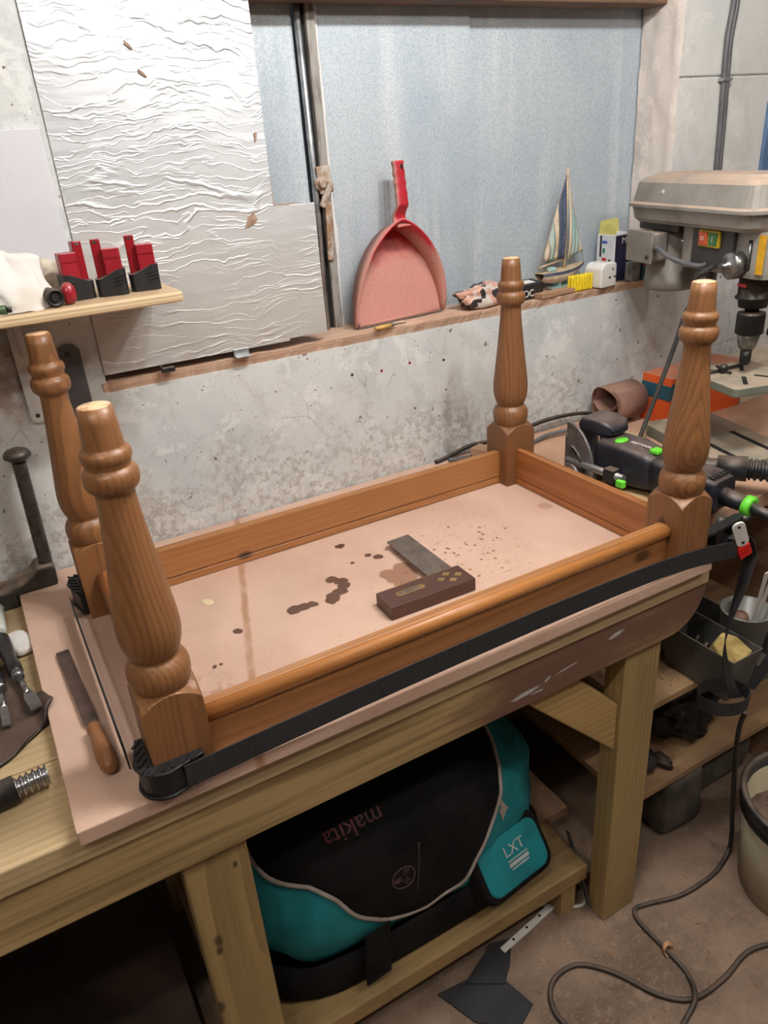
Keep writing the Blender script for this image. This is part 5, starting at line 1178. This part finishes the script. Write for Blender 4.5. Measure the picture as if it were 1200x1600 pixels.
for (yy, w, h_) in ((0.0,0.052,0.0022),(-0.008,0.052,0.007),(-0.016,0.046,0.003)):
    b = B().box(0.006-w/2,0.006+w/2,yy-h_/2,yy+h_/2,0.0118,0.0124); b.v = [PM @ p for p in b.v]; build(b, 'print_line', 'print_grey', pk_)
b = B().prism([(-0.012,0.05),(0.0,0.03),(-0.006,0.028),(0.010,-0.004),(0.014,0.016),(0.022,0.018),(0.008,0.034),(-0.004,0.052)], 0.0, 0.0008)
AMx = frame((0.585,0.128,-0.525), (1,0.1,0), (0.1,-0.9,0.4)); b.v = [conf(AMx @ p, 1.0, 0.010) for p in b.v]; build(b, 'arrow_mark', 'bag_pipe', bg)
Mk = frame((0.305,0.17,-0.40), (-1,0.0,0.0), (-0.05,-0.65,0.76))
text('makita', 0.040, Mk, 'print', 'print_faint', flap, conform=lambda p: conf(p, 1.0, 0.0615))
LMx = frame((0.362,0.112,-0.51), (1,0,0), (0,-0.95,0.3))
b = B().tube([conf(LMx @ Vector((0.023*math.cos(2*PI*k/32),0.023*math.sin(2*PI*k/32),0)),1.0,0.050) for k in range(32)], 0.0009, 5, closed=True); lg = build(b, 'logo_ring', 'print_mauve', flap)
for k in range(3):
    a = -PI/2+0.52+2*PI*k/3
    for off in (-0.004,0,0.004):
        c_, s_ = math.cos(a), math.sin(a)
        b = B().tube([conf(LMx @ Vector((c_*r_-s_*off, s_*r_+c_*off, 0)),1.0,0.050) for r_ in (0.004,0.012,0.020)], 0.0007, 5); build(b, 'logo_bar', 'print_mauve', flap)
zp = spline([conf(Vector((0.40,0.115,-0.45)),1,0.05),conf(Vector((0.395,0.11,-0.50)),1,0.05),conf(Vector((0.385,0.11,-0.56)),1,0.045)],4)
b = B().tube(zp, 0.0022, 6); build(b, 'zip', 'dark_steel', flap)
b = B().ribbon(spline([(0.30,0.108,-0.60),(0.29,0.098,-0.65),(0.285,0.092,-0.70)],4), Vector((0.05,0.0,0.006)), 0.006); build(b, 'side_strap', 'bag_black', bg)
# ------------------------------------------------------------------ things on the right-hand shelves
plain('tote_grey', srgb(92,92,88), srgb(78,78,76), 10, rough=0.6, dust=0.3)
def tote(x0, x1, y0, y1, z0, z1, tp, name, lab, mat='tote_grey'):
    b = B(); t_ = 0.0025
    lo = [(x0+tp,y0+tp),(x1-tp,y0+tp),(x1-tp,y1-tp),(x0+tp,y1-tp)]; hi = [(x0,y0),(x1,y0),(x1,y1),(x0,y1)]
    li = [(x0+tp+t_,y0+tp+t_),(x1-tp-t_,y0+tp+t_),(x1-tp-t_,y1-tp-t_),(x0+tp+t_,y1-tp-t_)]; hi2 = [(x0+t_,y0+t_),(x1-t_,y0+t_),(x1-t_,y1-t_),(x0+t_,y1-t_)]
    V = [(*p,z0) for p in lo]+[(*p,z1) for p in hi]+[(*p,z1) for p in hi2]+[(*p,z0+t_) for p in li]
    F = [(3,2,1,0),(12,13,14,15)]
    for k in range(4):
        j = (k+1) % 4; F += [(k,j,4+j,4+k),(4+k,4+j,8+j,8+k),(8+k,8+j,12+j,12+k)]
    return tag(build(b.add(V, F), name, mat, bevel=0.001), lab, 'tray')
tote(1.080,1.168,0.022,0.205,-0.4095,-0.298,0.014,'tool_tray','grey plastic tool tray on the shelf holding a yellow sponge')
tote(1.176,1.300,0.030,0.30,-0.4095,-0.350,0.006,'tool_tray','shallow grey tray to the right of the sponge tray')
plain('sponge', srgb(214,188,120), srgb(190,164,100), 60, rough=0.95, bump=0.6, bscale=200)
b = B().prism([(-0.032,-0.03),(0.032,-0.03),(0.036,0.01),(0.02,0.036),(-0.02,0.034),(-0.034,0.012)], -0.015, 0.015); Mx = Matrix.Translation((1.126,0.066,-0.318)) @ Euler((0.45,-0.15,0.2)).to_matrix().to_4x4(); b.v = [Mx @ p for p in b.v]
tag(build(b, 'sponge', 'sponge', bevel=0.004, seg=3), 'yellow sponge sticking out of the grey tool tray', 'sponge')
for k, (x, y, z, a, lab) in enumerate(((1.110,0.135,-0.330,0.5,'black marker pen lying highest in the tool tray'),(1.118,0.135,-0.345,0.8,'black marker pen lying behind the sponge'),(1.125,0.13,-0.350,0.2,'black marker pen lying lowest in the tool tray'))):
    d_ = Vector((math.cos(a),math.sin(a),0.15)); p0 = Vector((x,y,z))-d_*0.028
    r = thing('marker_pen', lab, 'pen', tuple(p0), 'black marker pens in the tray')
    b = B().tube([p0,p0+d_*0.04], 0.0055, 10); build(b, 'barrel', 'black_plastic', r); b = B().tube([p0+d_*0.04,p0+d_*0.056], 0.0062, 10); build(b, 'cap', 'chuck_black', r)
plain('rag_grey', srgb(96,98,100), srgb(70,72,76), 20, rough=0.95, bump=0.5)
b = lump((1.185,0.345,-0.350), (0.042,0.040,0.060), 0, 4, 2.2, 0.4, floor=-0.405); tag(build(b, 'rag', 'rag_grey'), 'crumpled grey rag behind the tool tray on the shelf', 'rag')
cup = thing('plastic_cup', 'translucent grey plastic cup with white spoons on the shelf', 'cup', (1.235,0.115,-0.406)); t = NT('cup_plastic'); t.done(srgb(176,176,168), 0.35); t.b.inputs['Transmission Weight'].default_value = 0.35
b = B().lathe([(0.038,-0.406),(0.040,-0.404),(0.050,-0.282),(0.053,-0.280),(0.053,-0.277),(0.0485,-0.277),(0.0385,-0.400),(0.002,-0.401)], (1.235,0.115,0), n=32, capt=False); build(b, 'cup_wall', 'cup_plastic', cup)
for k, (a, c) in enumerate((((1.235,0.105,-0.39),(1.222,0.075,-0.165)),((1.245,0.11,-0.39),(1.250,0.075,-0.160)))):
    r = thing('plastic_spoon', ('white plastic spoon leaning left in the cup','white plastic spoon leaning right in the cup')[k], 'spoon', a, 'white spoons in the cup')
    b = B().ribbon(spline([a, Vector(a).lerp(Vector(c),0.5), c], 5), [Vector((0.008+0.0006*j,0,0)) for j in range(11)], 0.003); build(b, 'handle', 'white_plastic', r, bevel=0.001)
b = B().lathe([(0.002,0),(0.014,0.004),(0.018,0.016),(0.014,0.028),(0.002,0.032)], (1.208,0.108,-0.305), n=18); plain('brown_ball', srgb(136,96,84), rough=0.6); tag(build(b, 'knob', 'brown_ball'), 'round brown wooden knob resting in the cup', 'knob')
b = B().obox((1.100,0.250,-0.3702), (0.075,0.06,0.078), (0,0.0,0.15)); tag(build(b, 'white_block', 'white_plastic', bevel=0.003), 'white block on the shelf beside the bench leg', 'block')
plain('bin_bag', srgb(20,20,22), srgb(14,14,16), 12, rough=0.3, bump=0.8, bscale=40, bdist=0.006)
b = lump((1.20,0.245,-0.585), (0.115,0.10,0.072), 0.1, 6, 2.4, 0.3, 60, 30, floor=-0.6575); tag(build(b, 'black_sack', 'bin_bag'), 'shiny black plastic sack on the low shelf', 'sack')
plain('glove_grey', srgb(72,72,72), srgb(40,40,42), 14, rough=0.9)
gv = thing('work_glove', 'grimy grey work glove on the low shelf next to the bench leg', 'glove', (1.04,0.155,-0.6575))
b = lump((1.025,0.17,-0.638), (0.036,0.030,0.018), 0.4, 8, 2.4, 0.25, floor=-0.6575); build(b, 'palm', 'glove_grey', gv)
for k in range(4):
    a = -0.9+0.35*k; p0 = Vector((1.045,0.160,-0.640)); d_ = Vector((math.cos(a),math.sin(a),-0.12))
    b = B().tube([p0+d_*0.005,p0+d_*0.022,p0+d_*0.036+Vector((0,0,-0.004)),p0+d_*0.045+Vector((0,0,-0.008))], [0.008,0.0085,0.008,0.005], 8); build(b, 'finger', 'black_rubber', gv)
# bucket
plain('bucket_cream', srgb(176,166,140), srgb(150,140,116), 8, rough=0.55, dust=0.3); plain('bucket_lid', srgb(38,42,44), srgb(28,30,32), 8, rough=0.45, dust=0.3)
bk = thing('bucket', 'cream plastic bucket with black rim and contents on the floor', 'bucket', (1.208,-0.128,FZ))
b = B().lathe([(0.118,FZ+0.0005),(0.122,FZ+0.004),(0.138,-0.625),(0.134,-0.625),(0.118,FZ+0.01),(0.002,FZ+0.01)], (1.208,-0.128,0), n=48, capt=False); build(b, 'pail', 'bucket_cream', bk)
b = B().lathe([(0.139,-0.655),(0.143,-0.652),(0.143,-0.640),(0.140,-0.636),(0.146,-0.632),(0.147,-0.604),(0.142,-0.600),(0.134,-0.604),(0.133,-0.66)], (1.208,-0.128,0), n=48, capb=False, capt=False); build(b, 'rim', 'bucket_lid', bk)
b = B().grid(lambda u, v: (1.208+0.13*v*math.cos(2*PI*u), -0.128+0.13*v*math.sin(2*PI*u), -0.70+0.02*noise.noise((v*4*math.cos(2*PI*u), v*4*math.sin(2*PI*u), 3))), 40, 8, True); plain('bucket_mess', srgb(110,88,72), srgb(60,54,50), 40, rough=0.95); build(b, 'waste', 'bucket_mess', bk)
b = B().obox((1.10,-0.14,-0.675), (0.05,0.02,0.06), (0.2,0.3,0.4)); build(b, 'offcut', 'worktop_mdf', bk)
b = B().prism([(0,0),(0.05,0),(0.05,0.05),(0,0.05)], 0, 0.0006); 
# floor litter
cb1 = spline([(1.060,-0.03,-0.372),(1.085,-0.008,-0.45),(1.105,-0.002,-0.57),(1.135,0.004,-0.72),(1.150,0.006,-0.80),(1.145,0.003,-0.842),(1.09,-0.012,-0.855),(1.03,-0.016,-0.855),(0.967,-0.011,-0.855),(0.90,0.010,-0.855),(0.865,0.016,-0.855),(0.850,-0.012,-0.855),(0.850,-0.085,-0.855),(0.846,-0.140,-0.855),(0.815,-0.182,-0.846),(0.76,-0.20,-0.855),(0.66,-0.235,-0.855)], 7)
tag(build(B().tube(cb1, 0.0048, 10), 'floor_cable', 'black_rubber'), 'black cable dropping from the strap and snaking over the floor', 'cable')
cb2 = spline([(1.13,-0.29,-0.855),(1.075,-0.21,-0.855),(0.993,-0.172,-0.855),(0.896,-0.182,-0.855),(0.817,-0.177,-0.855),(0.768,-0.138,-0.855),(0.727,-0.061,-0.855),(0.677,-0.010,-0.855),(0.617,-0.008,-0.855),(0.583,-0.040,-0.855),(0.578,-0.085,-0.855),(0.60,-0.16,-0.855),(0.66,-0.26,-0.855)], 7)
tag(build(B().tube(cb2, 0.0052, 10), 'floor_cable', 'black_rubber'), 'thick dark cable lying in a wide loop on the concrete floor', 'cable')
ring = [Vector((0.851+0.012*math.cos(2*PI*k/14), -0.085+0.012*math.sin(2*PI*k/14)*0.4, -0.849+0.011*math.sin(2*PI*k/14))) for k in range(15)]
plain('shaving', srgb(196,150,112), srgb(170,124,90), 30, rough=0.8)
b = B().ribbon(ring, Vector((0.004,0.009,0)), 0.0008); tag(build(b, 'wood_curl', 'shaving'), 'curled wood shaving caught on the floor cable', 'shaving')
plain('felt_black', srgb(40,40,44), srgb(28,28,32), 20, rough=0.75, bump=0.4, bscale=200)
def sheet(pts, z, t_, lab, mat='felt_black', nm='roofing_felt', cat='felt scrap'):
    return tag(build(B().prism(pts, z, z+t_), nm, mat, bevel=0.0005), lab, cat)
sheet([(0.405,0.092),(0.437,0.010),(0.502,-0.045),(0.552,-0.022),(0.535,0.045),(0.47,0.085)], FZ+0.0005, 0.004, 'larger torn piece of black roofing felt on the floor')
sheet([(0.462,0.078),(0.528,0.036),(0.560,0.060),(0.600,0.105),(0.555,0.118)], FZ+0.006, 0.003, 'smaller torn piece of black roofing felt lying on the larger one')
wp = thing('white_pipe', 'thin white plastic strip on the floor under the low shelf', 'strip', (0.6,0.1,FZ))
b = B().obox((0.645,0.105,FZ+0.006), (0.16,0.014,0.010), (0,0,0.16)); build(b, 'strip_body', 'white_plastic', wp, bevel=0.002)
for k in range(3):
    b = B().lathe([(0.003,0),(0.003,0.0006)], (0.60+0.04*k,0.098+0.0065*k,FZ+0.011), n=8); build(b, 'hole', 'black_gap', wp)
ca = spline([(0.70,0.135,FZ+0.005),(0.74,0.105,FZ+0.005),(0.775,0.085,FZ+0.005),(0.80,0.10,FZ+0.005),(0.82,0.15,FZ+0.005)], 6); tag(build(B().tube(ca, 0.004, 8), 'white_cable', 'white_plastic'), 'white cable end on the floor beside the bench leg', 'cable')
b = B().ribbon([(0.782,0.070,-0.845),(0.785,0.110,-0.77),(0.788,0.15,-0.70)], Vector((0.004,0.012,-0.008))*1.6, 0.002); tag(build(b, 'dark_strip', 'grey_paint'), 'dark strip leaning between the low shelf and the bench leg', 'strip')
# sawdust curls scattered on floor and shelves
def curls(n, x0, x1, y0, y1, z, seed, lab, nm='wood_shavings'):
    rnd = random.Random(seed); b = B()
    for i in range(n):
        x, y, a = rnd.uniform(x0,x1), rnd.uniform(y0,y1), rnd.uniform(0,2*PI); r = rnd.uniform(0.003,0.008); tw = rnd.uniform(1.5,4.5)
        pts = [(x+math.cos(a)*0.0035*k*0.7+r*math.cos(a+tw*k/6)*0.5, y+math.sin(a)*0.0035*k*0.7+r*math.sin(a+tw*k/6)*0.5, z+0.0014+0.0022*math.sin(PI*k/6)) for k in range(7)]
        b.ribbon(pts, Vector((rnd.uniform(-1,1),rnd.uniform(-1,1),1.2)).normalized()*rnd.uniform(0.0012,0.003), 0.0005)
    o = tag(build(b, nm, 'shaving'), lab, 'shavings'); o['kind'] = 'stuff'
curls(210, 0.35, 1.10, -0.35, 0.10, FZ, 3, 'fine pale wood shavings scattered over the concrete floor')
curls(60, 0.90, 1.07, 0.13, 0.24, -0.41, 4, 'heap of wood shavings on the middle shelf by the bench leg')
# ------------------------------------------------------------------ ceiling lamps
plain('lamp_white', srgb(230,230,230), rough=0.4)
for (x, y, lab) in ((0.72,-0.12,'white batten lamp on the ceiling above the workbench'),(-0.45,-0.70,'white batten lamp on the ceiling behind the viewer'),(1.15,-0.95,'added unseen batten lamp brightening the floor aisle')):
    r = thing('ceiling_lamp', lab, 'lamp', (x,y,CZ-0.04), 'batten lamps on the ceiling')
    b = B().box(x-0.30,x+0.30,y-0.08,y+0.08,CZ-0.04,CZ-0.0005); build(b, 'housing', 'lamp_white', r, bevel=0.004)
    for k in (-1, 1):
        b = B().box(x+k*0.29-0.01,x+k*0.29+0.01,y-0.07,y+0.07,CZ-0.06,CZ-0.04); build(b, 'end_cap', 'lamp_white', r, bevel=0.003)
